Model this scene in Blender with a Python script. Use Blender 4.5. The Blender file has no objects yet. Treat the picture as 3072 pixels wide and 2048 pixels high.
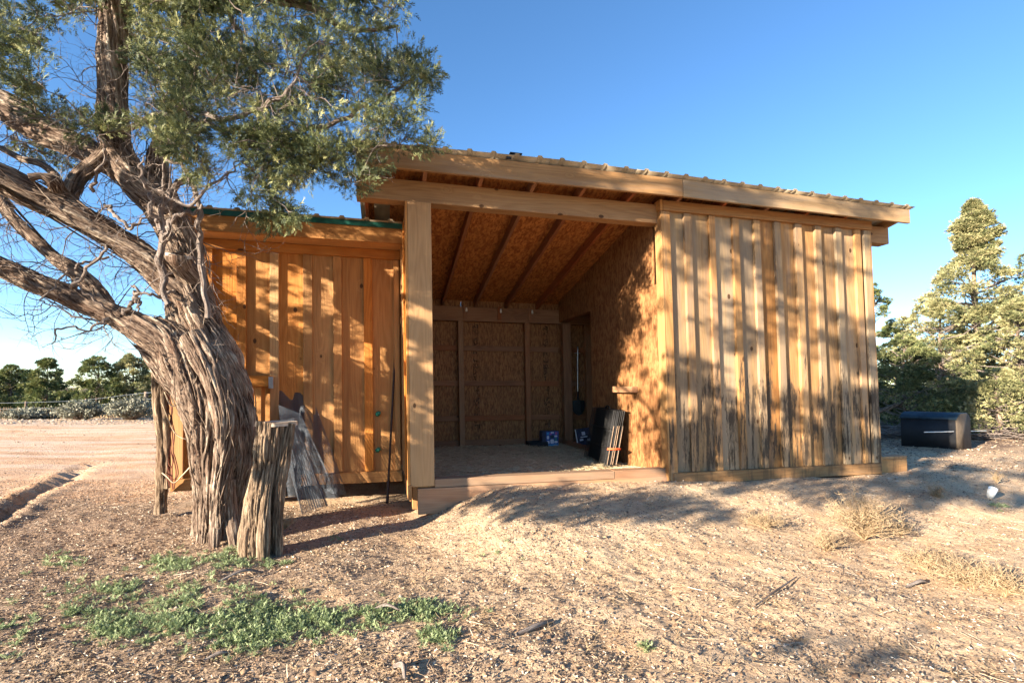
import bpy, bmesh, math, random
import numpy as np
from mathutils import Vector, Matrix, Quaternion
random.seed(7); rng = np.random.default_rng(11)
S = bpy.context.scene
R = math.radians

# ------------------------------------------------------------------ camera
cam_data = bpy.data.cameras.new("camera")
cam = bpy.data.objects.new("camera", cam_data); S.collection.objects.link(cam)
cam_data.sensor_width = 36.0; cam_data.lens = 17.6; cam_data.shift_y = 0.0225
cam_data.clip_start = 0.05; cam_data.clip_end = 3000
cam.location = (0, 0, 1.3); cam.rotation_euler = (R(92.5), 0, 0)
S.camera = cam
S.render.resolution_x = 1024; S.render.resolution_y = 682

# ------------------------------------------------------------------ light
LX, LY = 0.774, 0.632            # ground direction the sunlight travels in
ELEV = 14.0
SUN_EN, SKY_ST, EXPO = 5.0, 0.085, 2.08
world = bpy.data.worlds.new("World"); S.world = world; world.use_nodes = True
wn = world.node_tree.nodes; wl = world.node_tree.links; wn.clear()
sky = wn.new("ShaderNodeTexSky"); sky.sky_type = 'NISHITA'; sky.sun_disc = False
sky.sun_elevation = R(ELEV); sky.sun_rotation = math.atan2(-LX, -LY) % (2 * math.pi)
sky.altitude = 2000; sky.air_density = 1.0; sky.dust_density = 0.0; sky.ozone_density = 2.6
bg = wn.new("ShaderNodeBackground"); bg.inputs[1].default_value = SKY_ST
wo = wn.new("ShaderNodeOutputWorld"); hs = wn.new('ShaderNodeHueSaturation'); hs.inputs['Saturation'].default_value = 1.12; wl.new(sky.outputs[0], hs.inputs['Color']); wl.new(hs.outputs[0], bg.inputs[0]); wl.new(bg.outputs[0], wo.inputs[0])
sun_data = bpy.data.lights.new("sun", 'SUN'); sun_data.energy = SUN_EN; sun_data.angle = R(0.53)
sun_data.color = (1.0, 0.88, 0.71)
sun = bpy.data.objects.new("sun", sun_data); S.collection.objects.link(sun)
sun.rotation_euler = Vector((LX, LY, -math.tan(R(ELEV)))).to_track_quat('-Z', 'Y').to_euler()
sun.location = (-20, -16, 12)
S.view_settings.view_transform = 'Standard'; S.view_settings.look = 'None'
S.view_settings.exposure = EXPO; S.view_settings.gamma = 1; S.view_settings.use_curve_mapping = False
S.render.engine = 'CYCLES'

# ------------------------------------------------------------------ numeric helpers
def hash3(i, j, k, seed=0):
    h = (i.astype(np.int64) * 374761393 + j.astype(np.int64) * 668265263 + k.astype(np.int64) * 2147483647 + seed * 974634777) & 0xFFFFFFFF
    h = ((h ^ (h >> 13)) * 1274126177) & 0xFFFFFFFF
    h = (h ^ (h >> 16)) & 0xFFFFFF
    return h / float(0xFFFFFF)
def vnoise(x, y, z, seed=0):
    xi, yi, zi = np.floor(x), np.floor(y), np.floor(z)
    fx, fy, fz = x - xi, y - yi, z - zi
    fx = fx * fx * (3 - 2 * fx); fy = fy * fy * (3 - 2 * fy); fz = fz * fz * (3 - 2 * fz)
    r = 0
    for a in (0, 1):
        for b in (0, 1):
            for c in (0, 1):
                w = (fx if a else 1 - fx) * (fy if b else 1 - fy) * (fz if c else 1 - fz)
                r = r + w * hash3(xi + a, yi + b, zi + c, seed)
    return r
def sstep(a, b, v):
    t = np.clip((v - a) / (b - a), 0, 1); return t * t * (3 - 2 * t)

def mesh_np(name, verts, faces, mat=None, parent=None, smooth=False, attrs=None, nper=None):
    """verts (N,3); faces (M,k) int array, or list of such arrays"""
    me = bpy.data.meshes.new(name)
    fl = faces if isinstance(faces, list) else [faces]
    fl = [np.asarray(f, dtype=np.int32) for f in fl if len(f)]
    nf = sum(len(f) for f in fl); nl = sum(f.size for f in fl)
    me.vertices.add(len(verts)); me.vertices.foreach_set("co", np.asarray(verts, dtype=np.float32).ravel())
    me.loops.add(nl); me.polygons.add(nf)
    me.loops.foreach_set("vertex_index", np.concatenate([f.ravel() for f in fl]))
    tot = np.concatenate([np.full(len(f), f.shape[1], np.int32) for f in fl])
    start = np.concatenate([[0], np.cumsum(tot)[:-1]]).astype(np.int32)
    me.polygons.foreach_set("loop_start", start)
    try: me.polygons.foreach_set("loop_total", tot)
    except Exception: pass
    me.update(calc_edges=True); me.validate()
    if smooth: me.polygons.foreach_set("use_smooth", np.ones(len(me.polygons), bool))
    if attrs:
        for k, (typ, data) in attrs.items():
            a = me.attributes.new(k, typ, 'POINT')
            a.data.foreach_set("vector" if typ == 'FLOAT_VECTOR' else "value", np.asarray(data, dtype=np.float32).ravel())
    if mat: me.materials.append(mat)
    o = bpy.data.objects.new(name, me); S.collection.objects.link(o)
    if parent: o.parent = parent
    return o
def tag(o, label=None, cat=None, group=None, kind=None):
    if label: o["label"] = label
    if cat: o["category"] = cat
    if group: o["group"] = group
    if kind: o["kind"] = kind
    return o
def empty(name, loc=(0, 0, 0), rz=0):
    o = bpy.data.objects.new(name, None); S.collection.objects.link(o)
    o.location = loc; o.rotation_euler = (0, 0, rz); o.empty_display_size = .2; return o
def keep(o, parent):                      # parent without moving the (world-space) mesh
    o.parent = parent
    o.matrix_parent_inverse = Matrix.LocRotScale(parent.location, parent.rotation_euler, parent.scale).inverted()
    return o

# camera ray helper: turns a position measured in the photo (2352 px wide) into a point at distance Y
CF, CCX, CCY, CP = 1150., 1176., 837., R(2.5)
def at(px, py, Y):
    a = (px - CCX) / CF; b = -(py - CCY) / CF
    d = np.array([a, math.cos(CP) - b * math.sin(CP), math.sin(CP) + b * math.cos(CP)])
    return d * (Y / d[1]) + np.array([0, 0, 1.3])
TH = R(14.2); CT, ST = math.cos(TH), math.sin(TH)
def shed2w(t, D, z=0.): return np.array([t * CT - D * ST, t * ST + D * CT, z])
def w2shed(x, y): return x * CT + y * ST, -x * ST + y * CT

# ------------------------------------------------------------------ ground height
def seg_dist(x, y, pts):
    best = np.full(np.shape(x), 1e9); side = np.zeros(np.shape(x))
    for (x0, y0), (x1, y1) in zip(pts[:-1], pts[1:]):
        dx, dy = x1 - x0, y1 - y0; L2 = dx * dx + dy * dy
        u = np.clip(((x - x0) * dx + (y - y0) * dy) / L2, 0, 1)
        px, py = x - x0 - u * dx, y - y0 - u * dy
        d = np.hypot(px, py); s = np.sign(dx * py - dy * px)
        m = d < best; best = np.where(m, d, best); side = np.where(m, s, side)
    return best, side
TRENCH = [(-4.2, 3.4), (-5.0, 4.9), (-5.7, 6.0), (-6.2, 7.0), (-7.15, 8.6)]
def gh(x, y, fine=True):
    x = np.asarray(x, dtype=float); y = np.asarray(y, dtype=float)
    t, D = w2shed(x, y)
    h0 = .27 * sstep(.2, 1.25, t) - .05 * sstep(3.0, 4.5, t)
    near = sstep(3.1, 4.95, D + .25 * np.sin(t * 1.3))
    h = h0 * near
    h = np.where(D > 5.02, np.minimum(h, .235), h)
    z = h + .10 * sstep(12, 16, y) * sstep(20, 17.5, y) * sstep(1, -4, x)
    z = z - 1.3 * sstep(21, 34, y) * sstep(6, -4, x)
    z = z + .5 * sstep(12, 30, y) * sstep(4, 9, x)
    z = z + .05 * (vnoise(x * .7, y * .7, x * 0 + 3) - .5) + .035 * (vnoise(x * 2.3, y * 2.3, x * 0 + 7) - .5)
    d, s = seg_dist(x, y, TRENCH)
    wob = .04 * (vnoise(x * 5, y * 5, x * 0 + 5) - .5)
    ridge = .045 * np.exp(-((d - .17) / .07) ** 2) * np.where(s > 0, 1.0, .45) * (.5 + vnoise(x * 6, y * 6, x * 0 + 2))
    jag = .10 * (vnoise(x * 9, y * 9, x * 0 + 8) - .5) + .07 * (vnoise(x * 23, y * 23, x * 0 + 8) - .5)
    z = z - (.07 + .3 * wob) * (1 - sstep(.04, .09, d + wob + jag)) + ridge * (.4 + 1.2 * vnoise(x * 17, y * 17, x * 0 + 4))
    if fine:
        q = np.exp(-np.hypot(x, y - 3) / 9)
        z = z + q * (.016 * (vnoise(x * 9, y * 9, x * 0) - .5) + .012 * (vnoise(x * 22, y * 22, x * 0 + 1) - .5) + .008 * (vnoise(x * 48, y * 48, x * 0 + 1) - .5))
    return z

# ------------------------------------------------------------------ materials
def newmat(name):
    m = bpy.data.materials.new(name); m.use_nodes = True
    nt = m.node_tree; nt.nodes.clear()
    out = nt.nodes.new("ShaderNodeOutputMaterial"); b = nt.nodes.new("ShaderNodeBsdfPrincipled")
    nt.links.new(b.outputs[0], out.inputs[0])
    return m, nt, b
class NB:
    def __init__(s, nt): s.nt = nt
    def n(s, typ, **kw):
        nd = s.nt.nodes.new(typ)
        for k, v in kw.items():
            if k == 'ins':
                for i, val in v.items():
                    if isinstance(val, bpy.types.NodeSocket): s.nt.links.new(val, nd.inputs[i])
                    else: nd.inputs[i].default_value = val
            else: setattr(nd, k, v)
        return nd
    def math(s, op, a, b=0.0, c=0.0): return s.n("ShaderNodeMath", operation=op, ins={0: a, 1: b, 2: c}).outputs[0]
    def vm(s, op, a, b=(0, 0, 0)): return s.n("ShaderNodeVectorMath", operation=op, ins={0: a, 1: b}).outputs[0]
    def noise(s, vec, scale=5., detail=3., rough=.5, dist=0.): 
        return s.n("ShaderNodeTexNoise", ins={'Vector': vec, 'Scale': scale, 'Detail': detail, 'Roughness': rough, 'Distortion': dist}).outputs['Fac']
    def ramp(s, fac, a, b, lo=0., hi=1.):
        return s.n("ShaderNodeMapRange", interpolation_type='SMOOTHSTEP', ins={0: fac, 1: a, 2: b, 3: lo, 4: hi}).outputs[0]
    def mix(s, fac, a, b, mode='MIX'):
        nd = s.nt.nodes.new("ShaderNodeMix"); nd.data_type = 'RGBA'; nd.blend_type = mode
        for i, val in ((0, fac), (6, a), (7, b)):
            if isinstance(val, bpy.types.NodeSocket): s.nt.links.new(val, nd.inputs[i])
            else: nd.inputs[i].default_value = val if i == 0 else (*val[:3], 1)
        return nd.outputs[2]
    def bump(s, h, strength=.5, dist=.01):
        return s.n("ShaderNodeBump", ins={'Strength': strength, 'Distance': dist, 'Height': h}).outputs[0]
def wood(name, light, dark, knot=(.06, .025, .01), grey=0., stain=0., rough=.75, knots=1., bumps=.5, var=.35):
    m, nt, b = newmat(name); k = NB(nt)
    tc = k.n("ShaderNodeTexCoord"); oi = k.n("ShaderNodeObjectInfo")
    off = k.n("ShaderNodeCombineXYZ", ins={0: k.math('MULTIPLY', oi.outputs['Random'], 37.3), 1: k.math('MULTIPLY', oi.outputs['Random'], 91.7), 2: k.math('MULTIPLY', oi.outputs['Random'], 13.1)}).outputs[0]
    p = k.vm('ADD', tc.outputs['Object'], off)
    vor = k.n("ShaderNodeTexVoronoi", ins={'Vector': k.vm('MULTIPLY', p, (2.6, 4.0, 4.0)), 'Scale': 1.0, 'Randomness': 1.0}).outputs['Distance']
    kn = k.ramp(vor, .02, .30, 1, 0)
    g = k.noise(k.vm('MULTIPLY', p, (.55, 5.5, 5.5)), 1., 1.5, .4)
    g = k.math('ADD', g, k.math('MULTIPLY', k.math('MULTIPLY', kn, kn), .32 * knots))
    rings = k.math('SINE', k.math('MULTIPLY', g, 75.))
    rings = k.math('MULTIPLY_ADD', rings, .5, .5)
    fib = k.noise(k.vm('MULTIPLY', p, (3., 140., 140.)), 1., 3, .6)
    big = k.noise(k.vm('MULTIPLY', p, (1.1, 3., 3.)), 1., 3, .55)
    f = k.math('ADD', k.math('MULTIPLY', rings, .10), k.math('MULTIPLY', fib, .45))
    f = k.math('ADD', f, k.math('MULTIPLY', big, .48))
    col = k.mix(k.ramp(f, .28, .82), light, dark)
    if grey:
        gm = k.ramp(k.math('ADD', k.noise(k.vm('MULTIPLY', p, (.8, 7., 7.)), 1., 4, .6), k.math('MULTIPLY', oi.outputs['Random'], .28)), .52, .82)
        col = k.mix(k.math('MULTIPLY', gm, grey), col, (.27, .215, .16))
    # board to board difference
    hv = k.n("ShaderNodeHueSaturation", ins={'Hue': k.math('MULTIPLY_ADD', oi.outputs['Random'], .02, .49), 'Saturation': k.math('MULTIPLY_ADD', oi.outputs['Random'], -.25, 1.1), 'Value': k.math('MULTIPLY_ADD', k.math('FRACT', k.math('MULTIPLY', oi.outputs['Random'], 7.7)), var, 1 - var * .55), 'Color': col}).outputs[0]
    col = hv
    km = k.math('MULTIPLY', k.ramp(vor, .062, .095, 1, 0), min(1, knots) * .9)
    col = k.mix(km, col, knot)
    if stain:
        gp = k.n("ShaderNodeNewGeometry").outputs['Position']
        zz = k.n("ShaderNodeSeparateXYZ", ins={0: gp}).outputs
        n1 = k.noise(k.vm('MULTIPLY', gp, (8.5, 8.5, 1.5)), 1., 5, .68)
        n2 = k.noise(k.vm('MULTIPLY', gp, (34, 34, 5)), 1., 4, .7)
        hgt = k.math('ADD', k.ramp(zz[2], .9, 2.5, .10, -.12), k.ramp(zz[2], .25, .8, -.03, 0.))
        st = k.ramp(k.math('ADD', k.math('ADD', k.math('MULTIPLY', n1, .62), k.math('MULTIPLY', n2, .38)), hgt), .57, .655)
        col = k.mix(k.math('MULTIPLY', st, stain), col, (.035, .028, .022))
        st2 = k.ramp(k.math('ADD', n1, hgt), .52, .75)
        col = k.mix(k.math('MULTIPLY', st2, stain * .35), col, (.16, .10, .055))
    nt.links.new(col, b.inputs['Base Color']); b.inputs['Roughness'].default_value = rough
    b.inputs['Specular IOR Level'].default_value = .25
    nt.links.new(k.bump(k.math('SUBTRACT', k.math('ADD', fib, k.math('MULTIPLY', rings, .25)), km), bumps, .004), b.inputs['Normal'])
    return m
def osb(name, a, c, ax=(1, 0)):
    m, nt, b = newmat(name); k = NB(nt)
    tc = k.n("ShaderNodeTexCoord").outputs['Object']
    def layer(sc, rot, seed):
        mp = k.n("ShaderNodeMapping", ins={'Location': (seed, seed * 2, seed), 'Rotation': (0, 0, rot), 'Scale': sc, 'Vector': tc}).outputs[0]
        wv = k.vm('ADD', mp, k.vm('MULTIPLY', k.n("ShaderNodeTexNoise", ins={'Vector': mp, 'Scale': .35}).outputs['Color'], (1.6, 1.6, 1.6)))
        v = k.n("ShaderNodeTexVoronoi", ins={'Vector': wv, 'Scale': 1.0}).outputs
        return k.n("ShaderNodeSeparateColor", ins={0: v['Color']}).outputs[0]
    l1 = layer((15, 70, 40), .15, 1.); l2 = layer((18, 80, 40), -.5, 4.); l3 = layer((20, 64, 40), .6, 9.)
    f = k.math('ADD', k.math('MULTIPLY', l1, .4), k.math('ADD', k.math('MULTIPLY', l2, .35), k.math('MULTIPLY', l3, .25)))
    col = k.mix(k.ramp(f, .2, .8), a, c)
    fl = k.noise(tc, 30, 4, .7)
    col = k.mix(k.ramp(fl, .62, .72, 0, .5), col, tuple(v * .35 for v in c))
    big = k.noise(tc, 1.7, 3, .6)
    col = k.mix(k.ramp(big, .35, .75, 0, .35), col, tuple(v * .55 for v in a))
    nt.links.new(col, b.inputs['Base Color']); b.inputs['Roughness'].default_value = .7
    b.inputs['Specular IOR Level'].default_value = .25
    nt.links.new(k.bump(f, .35, .003), b.inputs['Normal'])
    return m
def plain(name, col, rough=.6, metal=0., var=.15, sc=8., bump=.0, spec=.4):
    m, nt, b = newmat(name); k = NB(nt)
    tc = k.n("ShaderNodeTexCoord").outputs['Object']
    n = k.noise(tc, sc, 5, .65)
    nt.links.new(k.mix(k.ramp(n, .3, .7), tuple(v * (1 - var) for v in col), tuple(min(1, v * (1 + var)) for v in col)), b.inputs['Base Color'])
    b.inputs['Roughness'].default_value = rough; b.inputs['Metallic'].default_value = metal
    b.inputs['Specular IOR Level'].default_value = spec
    if bump: nt.links.new(k.bump(k.noise(tc, sc * 6, 4, .6), bump, .004), b.inputs['Normal'])
    return m
def bark(name, grey=(.24, .17, .125), brown=(.045, .024, .016), pale=(.56, .47, .36), red=.45):
    m, nt, b = newmat(name); k = NB(nt)
    at_ = k.n("ShaderNodeAttribute", attribute_name="bark").outputs['Vector']
    rd = k.n("ShaderNodeAttribute", attribute_name="ridge").outputs['Fac']
    n1 = k.noise(k.vm('MULTIPLY', at_, (75, 75, 4.5)), 1., 5, .7, .5)
    n2 = k.noise(k.vm('MULTIPLY', at_, (230, 230, 16)), 1., 4, .7)
    n3 = k.noise(k.vm('MULTIPLY', at_, (7, 7, 1.6)), 1., 3, .6)
    f = k.math('ADD', k.math('MULTIPLY', n1, .75), k.math('MULTIPLY', rd, .42))
    f = k.math('ADD', f, k.math('MULTIPLY', k.math('SUBTRACT', n2, .5), .5))
    c = k.mix(k.ramp(f, .42, .63), brown, grey)
    c = k.mix(k.ramp(f, .60, .77), c, pale)
    c = k.mix(k.math('MULTIPLY', k.ramp(n3, .5, .72), red), c, (.13, .06, .032))
    nt.links.new(c, b.inputs['Base Color']); b.inputs['Roughness'].default_value = .85; b.inputs['Specular IOR Level'].default_value = .15
    nt.links.new(k.bump(k.math('ADD', n1, k.math('MULTIPLY', n2, .5)), 1., .02), b.inputs['Normal'])
    return m
def leaf(name, a, c, trans=.25, e=None):
    m, nt, b = newmat(name); k = NB(nt)
    sh = k.n("ShaderNodeAttribute", attribute_name="tone").outputs['Fac']
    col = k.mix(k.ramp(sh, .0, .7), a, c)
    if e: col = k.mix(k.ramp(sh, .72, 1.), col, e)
    nt.links.new(col, b.inputs['Base Color']); b.inputs['Roughness'].default_value = .6; b.inputs['Specular IOR Level'].default_value = .3
    tr = k.n("ShaderNodeBsdfTranslucent", ins={0: col})
    mx = k.n("ShaderNodeMixShader", ins={0: trans}); nt.links.new(b.outputs[0], mx.inputs[1]); nt.links.new(tr.outputs[0], mx.inputs[2])
    out = [n for n in nt.nodes if n.type == 'OUTPUT_MATERIAL'][0]; nt.links.new(mx.outputs[0], out.inputs[0])
    return m

M = {}
M['plank_l'] = wood("orange_stained_planks", (.52, .25, .075), (.28, .11, .027), grey=.0)
M['trim_l'] = wood("orange_trim_wood", (.52, .24, .065), (.33, .125, .027))
M['plank_r'] = wood("weathered_planks", (.50, .285, .115), (.24, .12, .045), grey=.55, stain=.95, knots=1.)
M['trim_r'] = wood("tan_trim_wood", (.44, .26, .115), (.24, .125, .05), grey=.45, stain=.35)
M['post'] = wood("pine_post", (.50, .285, .125), (.31, .16, .065), grey=.1)
M['beam'] = wood("beam_wood", (.43, .215, .08), (.24, .10, .032))
M['fascia'] = wood("fascia_wood", (.43, .245, .10), (.23, .115, .042), grey=.5)
M['frame'] = wood("framing_lumber", (.32, .14, .06), (.17, .065, .028), var=.25)
M['stud'] = wood("stud_lumber", (.34, .175, .085), (.20, .095, .045), var=.2)
M['rafter'] = wood("rafter_lumber", (.34, .12, .045), (.18, .055, .02), var=.2)
M['sill'] = wood("sill_timber", (.42, .235, .125), (.25, .125, .065), grey=.4)
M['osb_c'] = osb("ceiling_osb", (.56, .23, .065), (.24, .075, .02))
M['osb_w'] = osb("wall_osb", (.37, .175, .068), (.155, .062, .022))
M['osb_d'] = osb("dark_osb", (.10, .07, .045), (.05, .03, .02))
M['green'] = plain("green_drip_edge_paint", (.008, .08, .058), .45, 0, .2)
M['black'] = plain("black_plastic", (.012, .012, .014), .65, 0, .3)
M['wire_black'] = plain("black_coated_wire", (.014, .013, .013), .4, .3, .2)
M['galv'] = plain("galvanised_wire", (.15, .17, .20), .5, .6, .15)
M['steel'] = plain("steel", (.5, .5, .5), .35, .9, .15)
M['rod'] = plain("dark_iron_rod", (.055, .035, .03), .55, .5, .35, 30)
M['porcelain'] = plain("white_porcelain", (.75, .74, .7), .25)
M['greenglass'] = plain("green_plastic", (.03, .2, .13), .2, 0, .2)
M['white'] = plain("white_plastic", (.8, .8, .78), .4, 0, .05)
M['bark'] = bark("juniper_bark")
M['bark2'] = bark("weathered_log_bark", (.25, .175, .115), (.05, .028, .017), (.52, .40, .27), .4)
M['twig'] = bark("dead_twig_bark", (.27, .22, .19), (.12, .08, .06), (.48, .42, .37), .2)
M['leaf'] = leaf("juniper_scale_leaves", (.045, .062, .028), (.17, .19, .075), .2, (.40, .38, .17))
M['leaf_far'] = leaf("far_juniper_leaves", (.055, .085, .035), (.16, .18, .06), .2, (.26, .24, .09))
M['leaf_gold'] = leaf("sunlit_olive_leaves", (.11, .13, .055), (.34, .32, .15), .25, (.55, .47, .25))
M['sage'] = leaf("sagebrush_leaves", (.12, .12, .085), (.25, .245, .175), .15, (.36, .34, .26))
M['weed'] = leaf("green_weed_leaves", (.15, .20, .085), (.29, .35, .17), .25, (.44, .47, .29))
M['dry'] = leaf("dry_weed_stems", (.26, .17, .10), (.50, .36, .21), .1, (.66, .54, .36))
M['litter'] = leaf("ground_litter", (.09, .06, .045), (.40, .29, .195), .0, (.72, .62, .48))
M['straw'] = leaf("straw_blades", (.40, .31, .19), (.62, .50, .31), .1, (.75, .65, .44))

# ------------------------------------------------------------------ ground
def ground_material():
    m, nt, b = newmat("dry_red_soil"); k = NB(nt)
    p = k.n("ShaderNodeNewGeometry").outputs['Position']
    sx = k.n("ShaderNodeSeparateXYZ", ins={0: p}).outputs
    n1 = k.noise(p, .55, 4, .6); n2 = k.noise(p, 3., 5, .65); n3 = k.noise(p, 24., 5, .7); n4 = k.noise(p, 95., 4, .7)
    sand = k.mix(k.ramp(n2, .3, .7), (.54, .355, .21), (.65, .475, .31))
    red = k.mix(k.ramp(n2, .3, .7), (.55, .31, .17), (.66, .43, .27))
    litter = k.mix(k.ramp(n3, .3, .7), (.20, .135, .095), (.44, .32, .22))
    # redder to the left, littered close to the camera and left
    c = k.mix(k.ramp(k.math('ADD', sx[0], k.math('MULTIPLY', n1, 2.)), -3.6, -1.0, 1, 0), sand, red)
    lx = k.ramp(k.math('MULTIPLY_ADD', n1, 2.2, sx[0]), -3.5, 2.4, .34, -.05)
    ly = k.ramp(sx[1], 6.6, 4.6, -.35, .1)
    lm = k.ramp(k.math('ADD', k.math('ADD', k.math('MULTIPLY', n2, .5), k.math('MULTIPLY', n1, .35)), k.math('ADD', lx, ly)), .46, .66)
    c = k.mix(k.math('MULTIPLY', lm, .8), c, litter)
    c = k.mix(k.ramp(n3, .60, .74, 0, .45), c, (.17, .10, .065))
    c = k.mix(k.ramp(n4, .58, .72, 0, .6), c, (.64, .50, .35))
    c = k.mix(k.ramp(n4, .44, .30, 0, .55), c, (.15, .09, .06))
    trk = k.noise(k.vm('MULTIPLY', p, (.22, 2.6, 1.)), 1., 4, .6)
    tm = k.math('MULTIPLY', k.ramp(sx[1], 6.5, 9.), k.ramp(sx[0], 0., -3.))
    c = k.mix(k.math('MULTIPLY', tm, k.ramp(trk, .42, .62, 0, .55)), c, (.72, .56, .43))
    c = k.mix(k.math('MULTIPLY', tm, k.ramp(trk, .44, .32, 0, .6)), c, (.38, .22, .13))
    # pale rocky berm across the far left, brown forest duff beyond
    far = k.ramp(sx[1], 14., 17.5)
    c = k.mix(k.math('MULTIPLY', far, .5), c, (.60, .46, .33))
    c = k.mix(k.ramp(sx[1], 19.5, 23.), c, (.22, .15, .09))
    rt = k.math('MULTIPLY', k.ramp(sx[0], 5.4, 6.6), k.ramp(sx[1], 7.6, 9.6))
    c = k.mix(k.math('MULTIPLY', rt, k.ramp(n2, .3, .6)), c, (.17, .11, .08))
    nt.links.new(c, b.inputs['Base Color']); b.inputs['Roughness'].default_value = .95; b.inputs['Specular IOR Level'].default_value = .1
    h = k.math('ADD', k.math('MULTIPLY', n3, 1.0), k.math('MULTIPLY', n4, .45))
    nt.links.new(k.bump(h, .8, .03), b.inputs['Normal'])
    return m
def axis(lo_far, lo, hi, hi_far, step, g=1.13):
    mid = list(np.arange(lo, hi, step)); a = []; b = []
    s = step; v = hi
    while v < hi_far: v += s; s *= g; b.append(v)
    s = step; v = lo
    while v > lo_far: v -= s; s *= g; a.append(v)
    return np.array(a[::-1] + mid + b)
gx = axis(-900, -4.6, 5.4, 900, .021, 1.06); gy = axis(-600, 1.2, 5.6, 1500, .019, 1.06)
GX, GY = np.meshgrid(gx, gy); GZ = gh(GX, GY)
nx, ny = len(gx), len(gy)
ii = (np.arange(ny - 1)[:, None] * nx + np.arange(nx - 1)[None, :]).ravel()
ground = mesh_np("ground", np.stack([GX.ravel(), GY.ravel(), GZ.ravel()], 1), np.stack([ii, ii + 1, ii + nx + 1, ii + nx], 1), ground_material(), smooth=True)
tag(ground, kind="structure")

# ------------------------------------------------------------------ shed helpers
SH = .02
shed = empty("wooden_shed", (0, 0, 0), TH)
tag(shed, "open fronted wooden animal shed with board and batten walls and sloping metal roof", "shed")
def sh(t, D, z): return Vector((t - SH * (z - .25), D, z))
def box8(name, c, axis_i, mat, parent=shed, bev=.003, kind=None, label=None):
    """c[i][j][k] corners in shed space (t, D, z); grain runs along axis_i"""
    P = [[[Vector(c[i][j][k]) for k in (0, 1)] for j in (0, 1)] for i in (0, 1)]
    cen = sum((P[i][j][k] for i in (0, 1) for j in (0, 1) for k in (0, 1)), Vector()) / 8
    def ax(a):
        v = Vector()
        for i in (0, 1):
            for j in (0, 1):
                for k_ in (0, 1):
                    v += P[i][j][k_] * (1 if (i, j, k_)[a] else -1)
        return v.normalized()
    e1 = ax(axis_i); o2 = ax((axis_i + 1) % 3); e3 = e1.cross(o2).normalized(); e2 = e3.cross(e1)
    Rm = Matrix((e1, e2, e3))
    bm = bmesh.new(); V = {}
    for i in (0, 1):
        for j in (0, 1):
            for k_ in (0, 1): V[i, j, k_] = bm.verts.new(Rm @ (P[i][j][k_] - cen))
    for f in ([(0,0,0),(0,1,0),(1,1,0),(1,0,0)], [(0,0,1),(1,0,1),(1,1,1),(0,1,1)], [(0,0,0),(1,0,0),(1,0,1),(0,0,1)],
              [(0,1,0),(0,1,1),(1,1,1),(1,1,0)], [(0,0,0),(0,0,1),(0,1,1),(0,1,0)], [(1,0,0),(1,1,0),(1,1,1),(1,0,1)]):
        bm.faces.new([V[q] for q in f])
    bmesh.ops.recalc_face_normals(bm, faces=bm.faces)
    if bev: bmesh.ops.bevel(bm, geom=list(bm.edges), offset=bev, segments=1, affect='EDGES', profile=.5)
    me = bpy.data.meshes.new(name); bm.to_mesh(me); bm.free(); me.materials.append(mat)
    o = bpy.data.objects.new(name, me); S.collection.objects.link(o)
    o.parent = parent; M4 = Rm.transposed().to_4x4(); M4.translation = cen
    if parent is not shed and parent is not None and parent.parent is shed:
        M4 = parent.matrix_basis.inverted() @ M4
    o.matrix_basis = M4
    if kind: o["kind"] = kind
    if label: o["label"] = label
    return o
def bar(name, t0, t1, D0, D1, z0, z1, a, mat, shear=True, **kw):
    f = sh if shear else (lambda t, D, z: Vector((t, D, z)))
    return box8(name, [[[f(t, D, z) for z in (z0, z1)] for D in (D0, D1)] for t in (t0, t1)], a, mat, **kw)
def roofz(D, top=0.): return 3.36 - .195 * (D - 5.0) + top
def tt(v, z): return v + SH * (z - .25)     # measured t at height z -> nominal t at .25

# ---- front wall, right section: planks 5.0-4.98, battens proud of them
rb = [(3.265, 3.358), (3.587, 3.665), (3.9, 3.986), (4.189, 4.277), (4.479, 4.569), (4.772, 4.868), (5.065, 5.153), (5.376, 5.466), (5.674, 5.766)]
rbn = [(tt(a, 2.977), tt(b, 2.977)) for a, b in rb]
edges = [3.07] + [(a + b) / 2 for a, b in rbn] + [5.95]
for a, b_ in zip(edges[:-1], edges[1:]):
    d = random.uniform(-.002, .002)
    bar("plank", a + .002, b_ - .002, 4.978 + d, 4.998 + d, .30, 3.30, 2, M['plank_r'])
for a, b_ in rbn:
    w = random.uniform(-.003, .003)
    bar("batten", a + w, b_ + w, 4.936 + random.uniform(0, .003), 4.974, .356, 3.259, 2, M['plank_r'])
bar("corner_board", 3.045, 3.135, 4.934, 4.974, .235, 3.259, 2, M['plank_r'])
bar("corner_board", 3.022, 3.043, 4.934, 5.075, .235, 3.262, 2, M['trim_l'])
bar("corner_board", 5.862, 5.956, 4.932, 4.974, .356, 3.259, 2, M['plank_r'])
bar("corner_board", 5.958, 5.980, 4.934, 5.06, .21, 3.259, 2, M['plank_r'])
bar("header_board", 3.045, 5.985, 4.922, 4.972, 3.265, 3.378, 0, M['trim_r'])
bar("header_board", 3.010, 3.042, 4.924, 5.08, 3.265, 3.385, 1, M['trim_l'])
bar("skirt_board", 3.075, 5.955, 4.915, 4.972, .228, .352, 0, M['trim_r'])

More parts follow.
